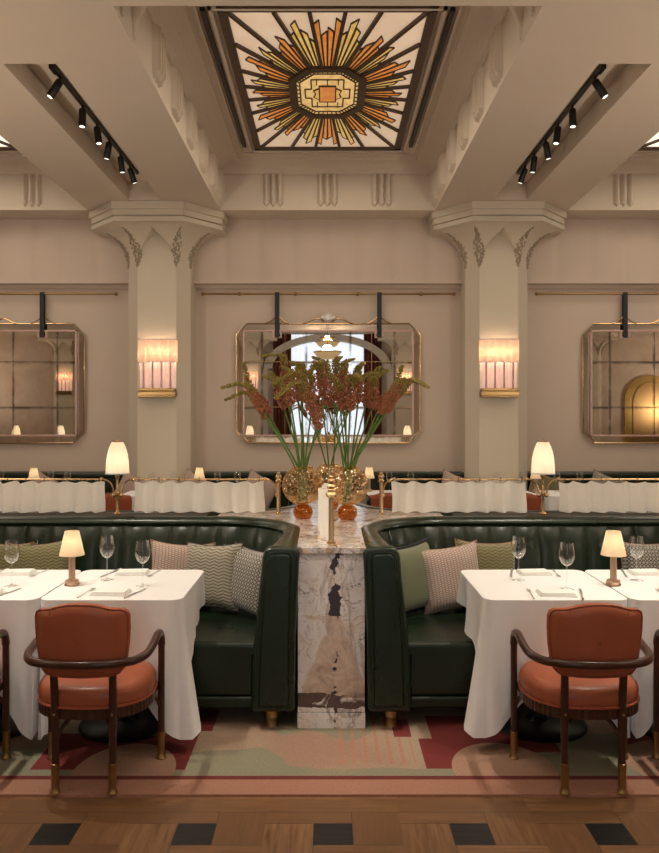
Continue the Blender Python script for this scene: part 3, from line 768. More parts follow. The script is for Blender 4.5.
chandelier(4.42, 1.7, 2.98, 'added bowl chandelier in the right bay, out of view', 60)

def uplight(x, y, label, p):  # floor lamps added out of view to brighten the ceiling and rear walls
    T = thing('added_uplight', label, 'floor lamp', (x, y, 0), 0, 'torchiere fill lamps added out of view')
    MB().lathe([(.14, 0), (.14, .015), (.05, .03), (.014, .06), (.012, 1.62)], 20).build('pole', BRASS_D, T)
    MB.caps = False
    MB().lathe([(.012, 1.60), (.09, 1.63), (.16, 1.70), (.19, 1.76)], 28).build('bowl', BRASS_D, T)
    MB.caps = True
    MB().ball((0, 0, 1.73), .03).build('bulb', TB, T)
    point_light((0, 0, 1.78), p, T, .08, (1, .87, .73)); return T
TB = emis('added_uplight_bulb', (1, .85, .6), 5)
uplight(-3.35, 5.30, 'brass torchiere far left between the banquettes, added out of view to light the ceiling', 85)
uplight(3.40, 5.30, 'brass torchiere far right between the banquettes, added out of view to light the ceiling', 85)
uplight(-11.0, -2.0, 'brass torchiere in the far left rear corner, added out of view to light the rear wall', 110)
uplight(11.2, -1.5, 'brass torchiere in the far right rear corner, added out of view to light the rear wall', 170)
uplight(-3.0, 2.2, 'brass torchiere left of the camera, added out of view to light the ceiling', 60)
uplight(3.0, 2.2, 'brass torchiere right of the camera, added out of view to light the ceiling', 60)

# ================================================================== BOOTHS
YF, YC, RAD, YT = 3.97, 4.60, .59, 5.19      # arm front, start of the curve, radius, back of the booth
def booth_path():
    pts = []            # (x,y, nx,ny, arclen) of the OUTER line; x measured positive away from the aisle axis
    X0 = .19
    n = 8
    for i in range(n): pts.append((X0, YF+(YC-YF)*i/n, -1, 0))
    for i in range(28):
        a = pi/2*i/28; pts.append((X0+RAD-RAD*cos(a), YC+RAD*sin(a), -cos(a), sin(a)))
    x = X0+RAD; k = 0
    while x < 3.0: pts.append((x, YT, 0, 1)); x += .0232
    out = []; s = 0; last = None
    # resample every 16.5 mm so the channels stay smooth
    res = []; 
    for p, q in zip(pts, pts[1:]):
        L = sqrt((q[0]-p[0])**2+(q[1]-p[1])**2); m_ = max(1, round(L/.0116))
        for k in range(m_):
            t = k/m_; nx, ny = p[2]+(q[2]-p[2])*t, p[3]+(q[3]-p[3])*t; d = sqrt(nx*nx+ny*ny)
            res.append((p[0]+(q[0]-p[0])*t, p[1]+(q[1]-p[1])*t, nx/d, ny/d, s+L*t))
        s += L
    return res
PATH = booth_path()
ZT = .99
def booth(mx, flip, loc, label):
    """mx: +1 right, -1 left; flip: mirrored towards the far side"""
    T = thing('banquette', label, 'banquette', loc, 0)
    cy = 5.30
    def W(x, y, z): return (mx*x, (y if not flip else 2*cy-y)-loc[1], z)
    def sect(p):
        x, y, nx, ny, s = p
        a = max(0, 1-(s)/.75); tt = .115+.06*a*a          # thickness near the top
        ch = abs(sin(pi*(s-.05)/.163))**.42
        if s < .05: ch = 1
        pts = []
        lean = .022
        outer = [(-.006, .11), (.0, .14), (.0, .5), (lean*.6, .80), (lean, .90)]
        for o, z in outer: pts.append((o, z))
        # rolled rim
        cw = tt/2
        for k in range(9):
            an = pi*k/8; pts.append((lean-cw+(cw+.004)*cos(an), .931+.042*sin(an)))
        zi = .91; i0 = lean-tt+.018
        for k in range(9):
            t = k/8; z = zi+(.42-zi)*t; base = i0+(-.195-i0)*t
            bul = .026*(1-.8*a)*ch*(1-max(0, 1-t*8)**2)*(.75+.25*(1-t))
            pts.append((base-bul, z))
        pts.append((-.23, .40)); pts.append((-.23, .11))
        return [W(x+nx*o*1, y+ny*o, z) for o, z in pts]
    m = MB(); rows = [sect(p) for p in PATH]; n = len(rows[0])
    vs = [q for r in rows for q in r]
    fs = [(i*n+k, (i+1)*n+k, (i+1)*n+(k+1) % n, i*n+(k+1) % n) for i in range(len(rows)-1) for k in range(n)]
    m.add(vs, fs); m.add(rows[-1], [tuple(range(n))])
    m.build('backrest', GREEN, T, ang=50)
    # arm front: padded panel framed by a soft roll
    fr = [(o, z) for o, z in [(-.23, .11), (.0, .11), (.004, .5), (.022, .89), (.022, .94), (.008, .965), (-.02, .972), (-.125, .972), (-.155, .957), (-.168, .92), (-.18, .80), (-.215, .45)]]
    def pan(poly, d0, d1): 
        mm = MB(); k = len(poly)
        a = [W(.19-o, YF+d0, z) for o, z in poly]; b = [W(.19-o, YF+d1, z) for o, z in poly]
        mm.add(a+b, [tuple(range(k)), tuple(range(k, 2*k))]+[(i, (i+1) % k, k+(i+1) % k, k+i) for i in range(k)]); return mm
    pan(fr, -.03, .03).build('arm_front', GREEN, T, bevel=.024, seg=4)
    cxm = -.10; czm = .54
    inn = [(cxm+(o-cxm)*.66, czm+(z-czm)*.91) for o, z in fr]
    pan(inn, -.040, -.02).build('arm_panel', GREEN, T, bevel=.012, seg=3)
    # piping round the panel
    pth = [W(.19-(cxm+(o-cxm)*.70), YF-.030, czm+(z-czm)*.93) for o, z in fr]
    MB().tube(pth+[pth[0]], .0045, 6).build('piping', GREEN, T)
    # seat
    inner_line = [(p[0]-p[2]*.17, p[1]-p[3]*.17) for p in PATH[::6]]
    ip = [q for q in inner_line if q[0] < 2.95 and q[1] > YF+.05]
    poly = ip+[(2.95, 4.50), (1.02, 4.50), (.98, 4.46), (.98, YF+.04), (ip[0][0], YF+.04)]
    poly = [W(x, y, 0)[:2] for x, y in poly]
    MB().prism(poly, .165, .455).build('seat_cushion', GREEN, T, bevel=.028, seg=4)
    MB().prism([(x, y-(.008 if i >= len(poly)-3 and not flip else 0)) for i, (x, y) in enumerate(poly)], .11, .17).build('seat_base', GREEN, T, bevel=.014, seg=3)
    prof = [(.035, 0), (.037, .006), (.033, .014), (.032, .05), (.037, .062), (.034, .07), (.038, .085), (.038, .12)]
    for fx, fy in ((.315, 4.03), (.80, 4.09), (.32, 4.70), (1.5, 4.56), (2.6, 4.56), (1.5, 5.1), (2.6, 5.1)):
        p = W(fx, fy, 0); MB().lathe(prof, 16, p).build('foot', BRASS_D, T)
    return T
booth(-1, False, (CX-.0, 4.6, 0), 'green leather channel-back banquette left of the marble divider')
booth(1, False, (CX+.0, 4.6, 0), 'green leather channel-back banquette right of the marble divider')
booth(-1, True, (CX, 6.0, 0), 'green leather banquette facing away behind the left curtains')
booth(1, True, (CX, 6.0, 0), 'green leather banquette facing away behind the right curtains')
# narrow dark ledge between the back-to-back banquettes
for s, nm in ((-1, 'left'), (1, 'right')):
    o = MB().box(-1.18, 1.18, -.085, .085, 0, .965).build('divider_ledge', DARK, loc=(CX+s*(.85+1.18), 5.30, 0), smooth=False)
    tag(o, 'dark ledge between the back-to-back banquettes carrying the rails, %s side' % nm, 'ledge')

# ------------------------------------------------------------------ marble divider
T = thing('marble_divider', 'veined marble pedestal and counter between the two banquettes', 'counter', (CX, 3.99, 0))
MB().box(-.176, .176, 0, 1.0, .095, .925).build('front_panel', MARBLE, T, smooth=False, bevel=.002)
MB().box(-.178, .178, -.004, 1.0, 0, .092).build('plinth', MARBLE, T, smooth=False, bevel=.002)
g = .006; right = [(.180, -.012), (.186, YC-3.99)]
for i in range(1, 13):
    a = pi/2*i/12; right.append((.19+RAD-(RAD+g)*cos(a)-.0, YC-3.99+(RAD+g+.0)*sin(a)))
right = [(min(x, .84), y) for x, y in right]
cyl = 5.30-3.99
low = [(x, y) for x, y in right]; top = [(x, 2*cyl-y) for x, y in reversed(right)]
R = low+top; L = [(-x, y) for x, y in reversed(R)]
MB().prism(R+L, .926, .964).build('counter_top', MARBLE, T, smooth=False, bevel=.006, seg=3)
low2 = [(.17, .98)]+[(x-.03 if x < .7 else x, y+.01) for x, y in right[2:]]; R2 = low2+[(x, 2*cyl-y) for x, y in reversed(low2)]
MB().prism(R2+[(-x, y) for x, y in reversed(R2)], .0, .925).build('counter_body', MARBLE, T, smooth=False)

# ------------------------------------------------------------------ brass posts, rails, cafe curtains, bell lamps
def post(loc, h, label, big=1.0):
    T = thing('brass_post', label, 'post', loc, 0, 'brass posts on the marble counter')
    MB().lathe([(.022*big, 0), (.022*big, .006), (.014*big, .012), (.0125*big, .02), (.0125*big, h-.07)], 18).build('pole', BRASS, T)
    f = [(.0125, h-.07), (.019, h-.066), (.021, h-.058), (.014, h-.05), (.012, h-.045), (.019, h-.036), (.0205, h-.028), (.017, h-.018), (.009, h-.012), (.012, h-.006), (.009, h), (.0001, h+.003)]
    MB().lathe([(r*big, z) for r, z in f], 18).build('finial', BRASS, T)
    return T
ZM = .964
p1 = post((CX, 4.085, ZM), .365, 'brass post with turned finial at the front of the marble counter', 1.15)
MB().lathe([(.014, .245), (.022, .25), (.031, .262), (.026, .274), (.016, .282), (.022, .29), (.016, .298)], 16).build('collar', BRASS, p1)
p2 = post((CX-.362, 5.30, ZM), .292, 'brass post with turned finial at the rear left of the marble counter', 1.1)
p3 = post((CX+.355, 5.30, ZM), .292, 'brass post with turned finial at the rear right of the marble counter', 1.1)

def rail_y(x0, x1, h0, h1, label):
    T = thing('curtain_rail', label, 'curtain rail', ((x0+x1)/2, 5.30, 1.208), 0, 'brass rails of the cafe curtains'); h = (x1-x0)/2
    MB().tube([(-h, 0, 0), (h, 0, 0)], .0065, 8).build('rod', BRASS, T)
    for s, hh in ((-1, h0), (1, h1)):
        if hh:
            MB().ball((s*h, 0, 0), .015).build('ball_end', BRASS, T)
            MB().tube(smooth_path([(s*h, 0, 0), (s*(h+.03), 0, -.004), (s*(h+.065), 0, -.03), (s*(h+.08), 0, -.07), (s*(h+.082), 0, -.105)]), .006, 8).build('curved_bracket', BRASS, T)
            MB().ball((s*(h+.085), 0, -.11), .016).build('knob', BRASS, T)
    return T
def curtain(x0, x1, label, seed, n):
    rr = random.Random(seed); ph = [rr.uniform(0, 6) for _ in range(4)]; h = (x1-x0)/2
    def fn(u, v):
        x = -h+2*h*u+.006*sin(u*40+ph[2])*(1-v); y = (.032+.010*(1-v))*sin(u*n*2*pi+ph[0]+.8*sin(u*9+ph[1]))+.006*sin(u*n*5+ph[3])
        top = -.014*abs(sin(u*n*pi+ph[0]/2))**2 if True else 0
        return (x+.004*sin(v*4+u*20), y, -.005+top*v-.215*(1-v))
    T = thing('cafe_curtain', label, 'curtain', ((x0+x1)/2, 5.30, 1.20), 0, 'short cream curtains on brass rails')
    MB().grid(fn, int(60*n/5), 6).build('fabric', SHEER, T, ang=80)
    for k in range(n):
        x = -h+.03+(2*h-.06)*k/max(1, n-1); m = MB()
        m.tube([(x+.0, .012*cos(a), .008+.016*sin(a)) for a in [2*pi*i/10 for i in range(11)]], .0018, 5, cap=False)
        m.build('ring', LEADM, T)
    return T
LPX = (-1.465, 1.503)
rail_y(-1.355, CX-.362-.095, 1, 1, 'brass curtain rail between the left bell lamp and the rear left post')
rail_y(CX+.355+.095, 1.39, 1, 1, 'brass curtain rail between the rear right post and the right bell lamp')
rail_y(-2.95, -1.575, 0, 1, 'brass curtain rail running left from the left bell lamp')
rail_y(1.613, 2.98, 1, 0, 'brass curtain rail running right from the right bell lamp')
curtain(-1.345, -.445, 'cream cafe curtain between the left bell lamp and the flowers', 1, 7)
curtain(.445, 1.385, 'cream cafe curtain between the flowers and the right bell lamp', 2, 7)
curtain(-2.9, -1.56, 'cream cafe curtain left of the left bell lamp', 3, 11)
curtain(1.625, 2.95, 'cream cafe curtain right of the right bell lamp', 4, 11)
# curtain running back from the front post along the middle of the counter
T = thing('curtain_rail', 'short brass rail running back from the front post over the marble', 'curtain rail', (CX, 4.5, ZM))
MB().tube(smooth_path([(0, -.40, .285), (0, 0, .285), (0, .30, .285), (0, .335, .265), (0, .345, .22), (0, .345, 0)], 4), .006, 8).build('rod', BRASS, T)
def fn(u, v): return (.028*sin(u*22)+.012*sin(u*9+1), -.37+.68*u, .012+.25*v)
T = thing('cafe_curtain', 'cream curtain seen edge-on behind the front brass post', 'curtain', (CX-.038, 4.5, ZM), 0, 'short cream curtains on brass rails')
MB().grid(fn, 50, 3).build('fabric', SHEER, T, ang=80)
for k in range(5):
    y = -.33+.15*k; MB().tube([(.038+.012*cos(a), y, .277+.014*sin(a)) for a in [2*pi*i/10 for i in range(11)]], .0018, 5, cap=False).build('ring', LEADM, T)

def bell_lamp(loc, label):
    T = thing('bell_lamp', label, 'lamp', loc, 0, 'bell-shaded lamps between the curtains')
    MB().lathe([(.028, 0), (.028, .008), (.013, .016), (.011, .03), (.011, .13), (.015, .135), (.015, .16), (.010, .17), (.010, .25), (.018, .262), (.02, .275), (.012, .285), (.006, .33)], 16).build('pole', BRASS, T)
    MB.caps = False
    mod = lambda a, z: 1+.018*abs(sin(a*9))
    MB().lathe([(.080, .285), (.0785, .30), (.077, .34), (.074, .38), (.067, .425), (.056, .465), (.044, .492), (.036, .505)], 72, mod=mod).build('lamp_shade', SHADE_B, T, ang=60)
    MB.caps = True
    MB().lathe([(.082, .282), (.084, .286), (.082, .292), (.080, .290)], 36).build('shade_hem', NAPKIN, T)
    MB().lathe([(.037, .503), (.038, .510), (.01, .512), (.008, .52), (.0001, .524)], 24).build('shade_cap', BRASS, T)
    MB().ball((0, 0, .38), .024, 12, 1.3).build('bulb', emis('warm_bulb', (1, .82, .5), 6) if 'warm_bulb' not in bpy.data.materials else bpy.data.materials['warm_bulb'], T)
    point_light((0, 0, .38), .75, T, .03)
    return T
b1 = bell_lamp((LPX[0], 5.30, .965), 'glowing bell-shaded brass lamp between the left cafe curtains')
dup(b1, (LPX[1], 5.30, .965), 0, 'glowing bell-shaded brass lamp between the right cafe curtains')
# side counters beyond the frame, seen only in the left mirror
o = MB().box(-.7, .7, -.15, .15, 0, .965).build('side_counter', DARK, loc=(-5.5, 5.1, 0), smooth=False); tag(o, 'dark counter far left of the room, seen in the left mirror', 'counter')
dup(b1, (-5.95, 5.1, .965), 0, 'bell lamp on the far left counter, left one'); dup(b1, (-5.1, 5.1, .965), 0, 'bell lamp on the far left counter, right one')

# ------------------------------------------------------------------ vases and foxtail lilies
def vase(loc, label, k=1.0):
    T = thing('globe_vase', label, 'vase', loc, 0, 'amber globe vases on the marble counter')
    MB.caps = False
    prof = [(.0001, .092)] + [(.140*k*sin(pi*t), .092+.265*k*(1-cos(pi*t))/2) for t in [i/20 for i in range(2, 18)]] + [(.072*k, .345*k+.005)]
    MB().lathe(prof, 40).build('globe', AMBER, T, ang=80)
    MB().lathe([(.0001, .002), (.045, .0), (.060, .02), (.066, .045), (.060, .072), (.045, .088), (.03, .094)], 32).build('foot_bulb', AMBER_D, T, ang=80)
    MB.caps = True
    return T
VL, VR, VB = (-.164, 5.08), (.132, 5.04), (.02, 5.60)
vase((*VL, ZM), 'round amber glass vase on the left of the marble counter')
vase((*VR, ZM), 'round amber glass vase on the right of the marble counter')
vase((*VB, ZM), 'amber glass vase at the rear, mostly hidden behind the right vase', .95)
def zz(py, Y): return 1.65+(416-py)*Y/760
def xx(px, Y): return (px-327.5)*Y/760
flowers = [ # vase, start of spike, mid bend, tip (as seen), depth offset
 (VL, (262,410), (243,384), (222,388), -.03), (VL, (268,413), (249,385), (243,363), .04), (VL, (287,396), (282,356), (262,356), .05), (VL, (284,408), (274,380), (263,376), -.02),
 (VL, (298,400), (291,372), (283,367), .0), (VL, (319,418), (297,372), (275,384), -.12), (VL, (301,396), (299,365), (290,362), .06), (VL, (312,405), (311,376), (305,371), .0), (VL, (291,404), (283,386), (270,372), -.05),
 (VR, (326,404), (318,362), (310,374), -.06), (VR, (334,400), (325,364), (313,357), .02), (VR, (339,398), (336,362), (341,357), .08), (VR, (346,396), (343,364), (354,359), .05), (VR, (350,410), (352,376), (361,379), -.10),
 (VR, (358,402), (358,370), (364,363), .0), (VR, (366,404), (372,378), (380,367), .03), (VR, (372,408), (376,378), (388,370), -.04), (VR, (378,410), (394,388), (402,366), .02), (VR, (388,407), (402,392), (413,378), -.06), (VR, (381,413), (403,380), (424,384), -.09), (VR, (343,409), (338,384), (330,374), -.09),
 (VB, (322,397), (320,366), (327,362), .0), (VB, (308,402), (302,376), (296,368), .04), (VB, (338,400), (344,372), (347,364), .0), (VB, (352,402), (363,378), (372,372), .05)]
rx = random.Random(21); extra = []
for f in flowers:
    if rx.random() < .4:
        ox, oy = rx.uniform(-11, 11), rx.uniform(-2, 14)
        extra.append((f[0], (f[1][0]+ox, f[1][1]+oy), (f[2][0]+ox, f[2][1]+oy), (f[3][0]+ox*.8, f[3][1]+oy+4), f[4]+rx.choice((-.05, .05))))
flowers += extra
words = ['leftmost', 'second from left', 'third from left', 'fourth from left', 'fifth from left', 'sixth from left', 'seventh from left', 'eighth from left', 'ninth from left', 'tenth from left', 'eleventh from left', 'twelfth from left', 'thirteenth from left', 'fourteenth from left', 'fifteenth from left', 'sixteenth from left', 'seventeenth from left', 'eighteenth from left', 'nineteenth from left', 'twentieth from left', 'twenty-first from left', 'twenty-second from left']
vn = {VL: 'left amber vase', VR: 'right amber vase', VB: 'rear amber vase'}
rf = random.Random(11)
for V_ in (VL, VR, VB):
    fl = sorted([f for f in flowers if f[0] == V_], key=lambda f: f[3][0])
    for idx, (v_, a, b, c_, dy) in enumerate(fl):
        Y = v_[1]+dy*2.0; Ys = v_[1]
        def P(q, yy): return (xx(q[0], yy)-v_[0], yy-v_[1], zz(q[1], yy)-ZM)
        A, B, C2 = P(a, Y), P(b, Y+dy), P(c_, Y+dy*1.4)
        base = (rf.uniform(-.03, .03), rf.uniform(-.03, .03), .11); neck = (A[0]*.16+rf.uniform(-.015, .015), A[1]*.16+rf.uniform(-.02, .02), .345)
        lab = 'drooping foxtail lily with coral florets in the %s, %s' % (vn[V_], words[idx] if idx < len(fl)-1 else 'rightmost')
        T = thing('foxtail_lily', lab, 'flower', (v_[0], v_[1], ZM), 0, 'foxtail lilies in the amber vases')
        MB().tube(smooth_path([base, neck, A], 6), [.0056]*13, 6).build('stem', STEM, T)
        sp = smooth_path([A, tuple((A[i]+B[i])/2*1.0+(0, 0, .012)[i] for i in range(3)), B, C2], 10)
        MB().tube(sp, .004, 5).build('spike_core', STEM, T)
        n = len(sp); lo = MB(); hi = MB()
        for k in range(n):
            t = k/(n-1); rad = .031*(1-t)**.5+.007
            if t < .12: rad *= .7+2.4*t
            cnt = 20 if t < .6 else 18
            for j in range(cnt):
                an = rf.uniform(0, 2*pi); rr = rad*rf.uniform(.35, 1.08); p = sp[k]
                d = sp[min(k+1, n-1)]; jit = rf.uniform(0, 1)
                q = tuple(p[i]+(d[i]-p[i])*jit for i in range(3))
                q = (q[0]+rr*cos(an), q[1]+rr*sin(an)*.9, q[2]+rr*.35*sin(an*2+1))
                (lo if t+rf.uniform(-.12, .12) < .45 else hi).blob(q, rf.uniform(.0045, .0085)*(1-.25*t))
        lo.build('blossoms', FLOR, T, smooth=False); hi.build('buds', BUDS, T, smooth=False)

# ================================================================== NEAR TABLES
def table(x0, x1, y0, y1, label, clab, damp=(1, 1), seed=0, far=False, hang=1.0):
    cx, cy = (x0+x1)/2, (y0+y1)/2; hx, hy = (x1-x0)/2, (y1-y0)/2
    T = thing('dining_table', label, 'table', (cx, cy, 0), 0, 'dining tables under white cloths')
    MB().box(-hx+.012, hx-.012, -hy+.012, hy-.012, .715, .745).build('table_top', DARK, T, smooth=False, bevel=.01)
    MB().lathe([(.04, .03), (.04, .715)], 14).build('pedestal', BLACK, T)
    MB().lathe([(.25, .013), (.255, .020), (.24, .032), (.06, .042), (.045, .06)], 28).build('foot_plate', BLACK, T)
    r = .055; n_c = 8; per = []
    def seg(ax, ay, bx_, by, n, nx, ny):
        for i in range(n): t = i/n; per.append((ax+(bx_-ax)*t, ay+(by-ay)*t, nx, ny))
    def cor(ox_, oy_, a0):
        for i in range(n_c): a = a0+pi/2*i/n_c; per.append((ox_+r*cos(a), oy_+r*sin(a), cos(a), sin(a)))
    NS = 14 if far else 34
    seg(-hx+r, -hy, hx-r, -hy, NS, 0, -1); cor(hx-r, -hy+r, -pi/2); seg(hx, -hy+r, hx, hy-r, NS, 1, 0); cor(hx-r, hy-r, 0)
    seg(hx-r, hy, -hx+r, hy, NS, 0, 1); cor(-hx+r, hy-r, pi/2); seg(-hx, hy-r, -hx, -hy+r, NS, -1, 0); cor(-hx+r, -hy+r, pi)
    rr = random.Random(seed); ph = [rr.uniform(0, 6.3) for _ in range(6)]
    rows = []; m = MB()
    NV = 12; N = len(per)
    for j in range(NV+1):
        t = j/NV; row = []
        for i, (px, py, nx, ny) in enumerate(per):
            ax_, ay_ = hx-abs(px), hy-abs(py)
            d = max(ax_, ay_); pk = max(0, 1-d/.23)
            L = (.45+.235*pk)*hang+.005*sin(i*.35+ph[0])
            if not far:
                Ls = .28-.12*max(0, (py+.06)/(hy+.06))
                q_ = min(1, max(0, (py+.15)/.09)); L = L*(1-q_)+Ls*q_; pk *= 1-q_
            s = i/N*2*pi
            fold = (.013*sin(s*9+ph[1])+.009*sin(s*17+ph[2]))*(1-pk)
            side = abs(nx) > .75
            tuck = -.05*max(0, 1-abs(d-.17)/.10)
            out = .006+t*.012+t**1.2*(fold+tuck+(.085 if side and (far or py < 0) else .0)*max(0, 1-abs(d-.045)/.12)+(.02 if not side else 0)*pk)
            if not side: out = min(out, .03)
            sd = 1.0
            if nx > .5 and not damp[1]: sd = 0
            if nx < -.5 and not damp[0]: sd = 0
            ox_ = nx*out*(sd if abs(nx) > .5 else 1); oy_ = ny*out
            if sd == 0 and abs(nx) > .5: ox_ = nx*.002
            if not damp[1] and px > hx-r-.001 and nx > 0: ox_ = min(ox_, .004)
            if not damp[0] and px < -hx+r+.001 and nx < 0: ox_ = max(ox_, -.004)
            q = t
            row.append((px+ox_, py+oy_, .757-.005*(1 if j else 0)*(1)-L*q))
        rows.append(row)
    # top: flat with softly rounded edge
    inset = [(px-nx*.012, py-ny*.012, .760) for px, py, nx, ny in per]
    m.add(inset, [tuple(range(N))])
    allr = [inset]+rows
    for j in range(len(allr)-1):
        b = len(m.v); m.v += allr[j]+allr[j+1]
        m.f += [(b+i, b+(i+1) % N, b+N+(i+1) % N, b+N+i) for i in range(N)]
    o = m.build('tablecloth', LINEN, None, (cx, cy, 0), ang=75)
    bpy.context.view_layer.objects.active = o
    tag(o, clab, 'tablecloth', 'white tablecloths')
    return T
TY0, TY1 = 3.69, 4.41
table(-1.405, -.715, TY0, TY1, 'dining table under the white cloth nearest left of the marble divider', 'white tablecloth left of the divider, behind the whole rust chair', (0, 1), 3)
table(-2.12, -1.418, TY0, TY1, 'dining table under the white cloth at the left photo edge', 'white tablecloth cut off by the left photo edge', (1, 0), 4)
table(.77, 1.468, TY0, TY1, 'dining table under the white cloth nearest right of the marble divider', 'white tablecloth right of the divider, behind the whole rust chair', (1, 0), 5)
table(1.481, 2.18, TY0, TY1, 'dining table under the white cloth at the right photo edge', 'white tablecloth cut off by the right photo edge', (0, 1), 6)
ZTB = .7605

# ------------------------------------------------------------------ chairs
def make_chair(label, loc, rz=0):
    T = thing('dining_armchair', label, 'chair', loc, rz, 'rust leather armchairs with dark wood frames')
    # cushion
    def se(a, b, e, an): 
        ca, sa = cos(an), sin(an); return (a*abs(ca)**(2/e)*(1 if ca >= 0 else -1), b*abs(sa)**(2/e)*(1 if sa >= 0 else -1))
    def ring(m, prof, a, b, e, n=56, yc=.01, mod=None):
        vs = []
        for off, z in prof:
            for i in range(n):
                an = 2*pi*i/n; x, y = se(max(.001, a+off), max(.001, b+off), e, an); k = mod(i) if mod else 1
                vs.append((x*k, y*k+yc, z))
        m.add(vs, [(r_*n+i, r_*n+(i+1) % n, (r_+1)*n+(i+1) % n, (r_+1)*n+i) for r_ in range(len(prof)-1) for i in range(n)])
        m.add(vs[:n], [tuple(range(n))]); m.add(vs[-n:], [tuple(range(n))]); return m
    a, b, e = .252, .225, 2.5
    m = ring(MB(), [(-.01, .368), (.0, .372), (.004, .39), (.005, .415), (0, .435), (-.012, .45), (-.04, .46), (-.1, .466), (-.18, .468), (-.215, .468)], a, b, e)
    s = m.build('seat', RUST, T, ang=60)
    ring(MB(), [(.0, .366), (.009, .37), (.009, .377), (.0, .38)], a, b, e).build('seat_piping', RUST, s, ang=60)
    n = 112
    ring(MB(), [(-.02, .318), (.0, .322), (.0, .366), (-.02, .368)], a, b, e, n, mod=lambda i: 1+.016*(1 if i % 2 else 0)).build('seat_apron', MAHOG, T, smooth=False)
    # backrest
    half = [(0, .840), (.045, .838), (.09, .829), (.125, .817), (.150, .812), (.178, .810), (.196, .798), (.203, .775), (.203, .72), (.198, .65), (.188, .58), (.178, .545), (.160, .525), (.12, .517), (0, .515)]
    out = half+[(-x, z) for x, z in reversed(half[1:-1])]; out = [(x, z) for x, z in out]
    dn = []
    for i in range(len(out)):
        p, q = out[i], out[(i+1) % len(out)]
        for k in range(3): dn.append((p[0]+(q[0]-p[0])*k/3, p[1]+(q[1]-p[1])*k/3))
    N = len(dn); cz = .675
    def yb(x, z): z = z; return -.235-.10*(z-.55)+1.15*x*x
    m = MB(); rings = []
    for k, (sc, th) in enumerate([(0.02, -.036), (.4, -.036), (.75, -.034), (.9, -.030), (.965, -.022), (1, -.006), (1, .006), (.965, .022), (.9, .030), (.7, .036), (.3, .040), (.02, .040)]):
        rings.append([(x*sc, yb(x*sc, cz+(z-cz)*sc)+th, cz+(z-cz)*sc) for x, z in dn])
    vs = [q for r_ in rings for q in r_]
    m.add(vs, [(r_*N+i, r_*N+(i+1) % N, (r_+1)*N+(i+1) % N, (r_+1)*N+i) for r_ in range(len(rings)-1) for i in range(N)])
    bk = m.build('backrest', RUST, T, ang=60)
    pth = [(x*.985, yb(x, z)-.022, cz+(z-cz)*.985) for x, z in dn]
    MB().tube(pth+[pth[0]], .0035, 6).build('back_piping', RUST, bk)
    for sx in (-1, 1):
        MB().tube([(sx*(.125-.012*(1-t)), yb(.12, .53+.28*t)-.0325+.004*t*t, .535+.275*t) for t in [i/8 for i in range(9)]], .0022, 5).build('back_seam', RUST, bk)
    # frame
    for sx in (-1, 1):
        l = MB().tube([(sx*.124, -.205, 0), (sx*.124, -.203, .1), (sx*.125, -.200, .35), (sx*.127, -.212, .50), (sx*.13, -.225, .62)], [.0145, .0155, .018, .017, .014], 12).build('leg', MAHOG, T)
        cap = [(.022, 0), (.023, .006), (.0175, .014), (.0165, .03), (.0185, .125), (.0195, .13), (.0165, .132)]
        MB().lathe(cap, 16, (sx*.124, -.205, 0)).build('foot_cap', BRASS_D, l)
        MB().ball((sx*.125, -.219, .345), .006).build('rivet', BRASS_D, l)
        l = MB().tube(smooth_path([(sx*.262, .135, 0), (sx*.262, .132, .15), (sx*.264, .127, .35), (sx*.266, .12, .55)], 4), [.0145]*3+[.016]*10, 12).build('leg', MAHOG, T)
        MB().lathe(cap, 16, (sx*.262, .135, 0)).build('foot_cap', BRASS_D, l)
        # curved braces from leg to apron
        MB().tube(bez((sx*.124, -.2, .20), (sx*.118, -.19, .28), (sx*.08, -.13, .315), (sx*.03, -.09, .325), 10), .0095, 8).build('brace', MAHOG, T)
        MB().tube(bez((sx*.262, .13, .22), (sx*.255, .12, .30), (sx*.23, .10, .325), (sx*.19, .04, .33), 10), .0095, 8).build('brace', MAHOG, T)
        MB().cbox((sx*.225, .10, .345), (.05, .10, .03)).build('corner_block', MAHOG, T, bevel=.006)
    arm = [(.266, .12, .55), (.266, .112, .585), (.265, .09, .612), (.265, .04, .619), (.268, -.02, .612), (.268, -.09, .600), (.260, -.16, .590), (.228, -.225, .585), (.17, -.268, .586), (.09, -.290, .586), (0, -.297, .586)]
    full = arm+[(-x, y, z) for x, y, z in reversed(arm[:-1])]
    MB().tube(smooth_path(full, 5), .0185, 12).build('armrest', MAHOG, T)
    return T
ch = make_chair('rust leather armchair tucked at the white table left of the marble divider, fully in view', (-1.058, 3.505, .012))
dup(ch, (1.155, 3.505, .012), 0, 'rust leather armchair tucked at the white table right of the marble divider, fully in view')
dup(ch, (-1.80, 3.505, .012), 0, 'rust armchair cut off by the left photo edge, its right side showing')
dup(ch, (1.838, 3.505, .012), 0, 'rust armchair cut off by the right photo edge, its left side showing')

# rug
o = MB().box(-3.4, 3.4, 3.29, 5.1, 0, .012).build('area_rug', RUG, smooth=False); tag(o, 'patterned carpet of coral, sage and dark red under the near tables', 'rug')

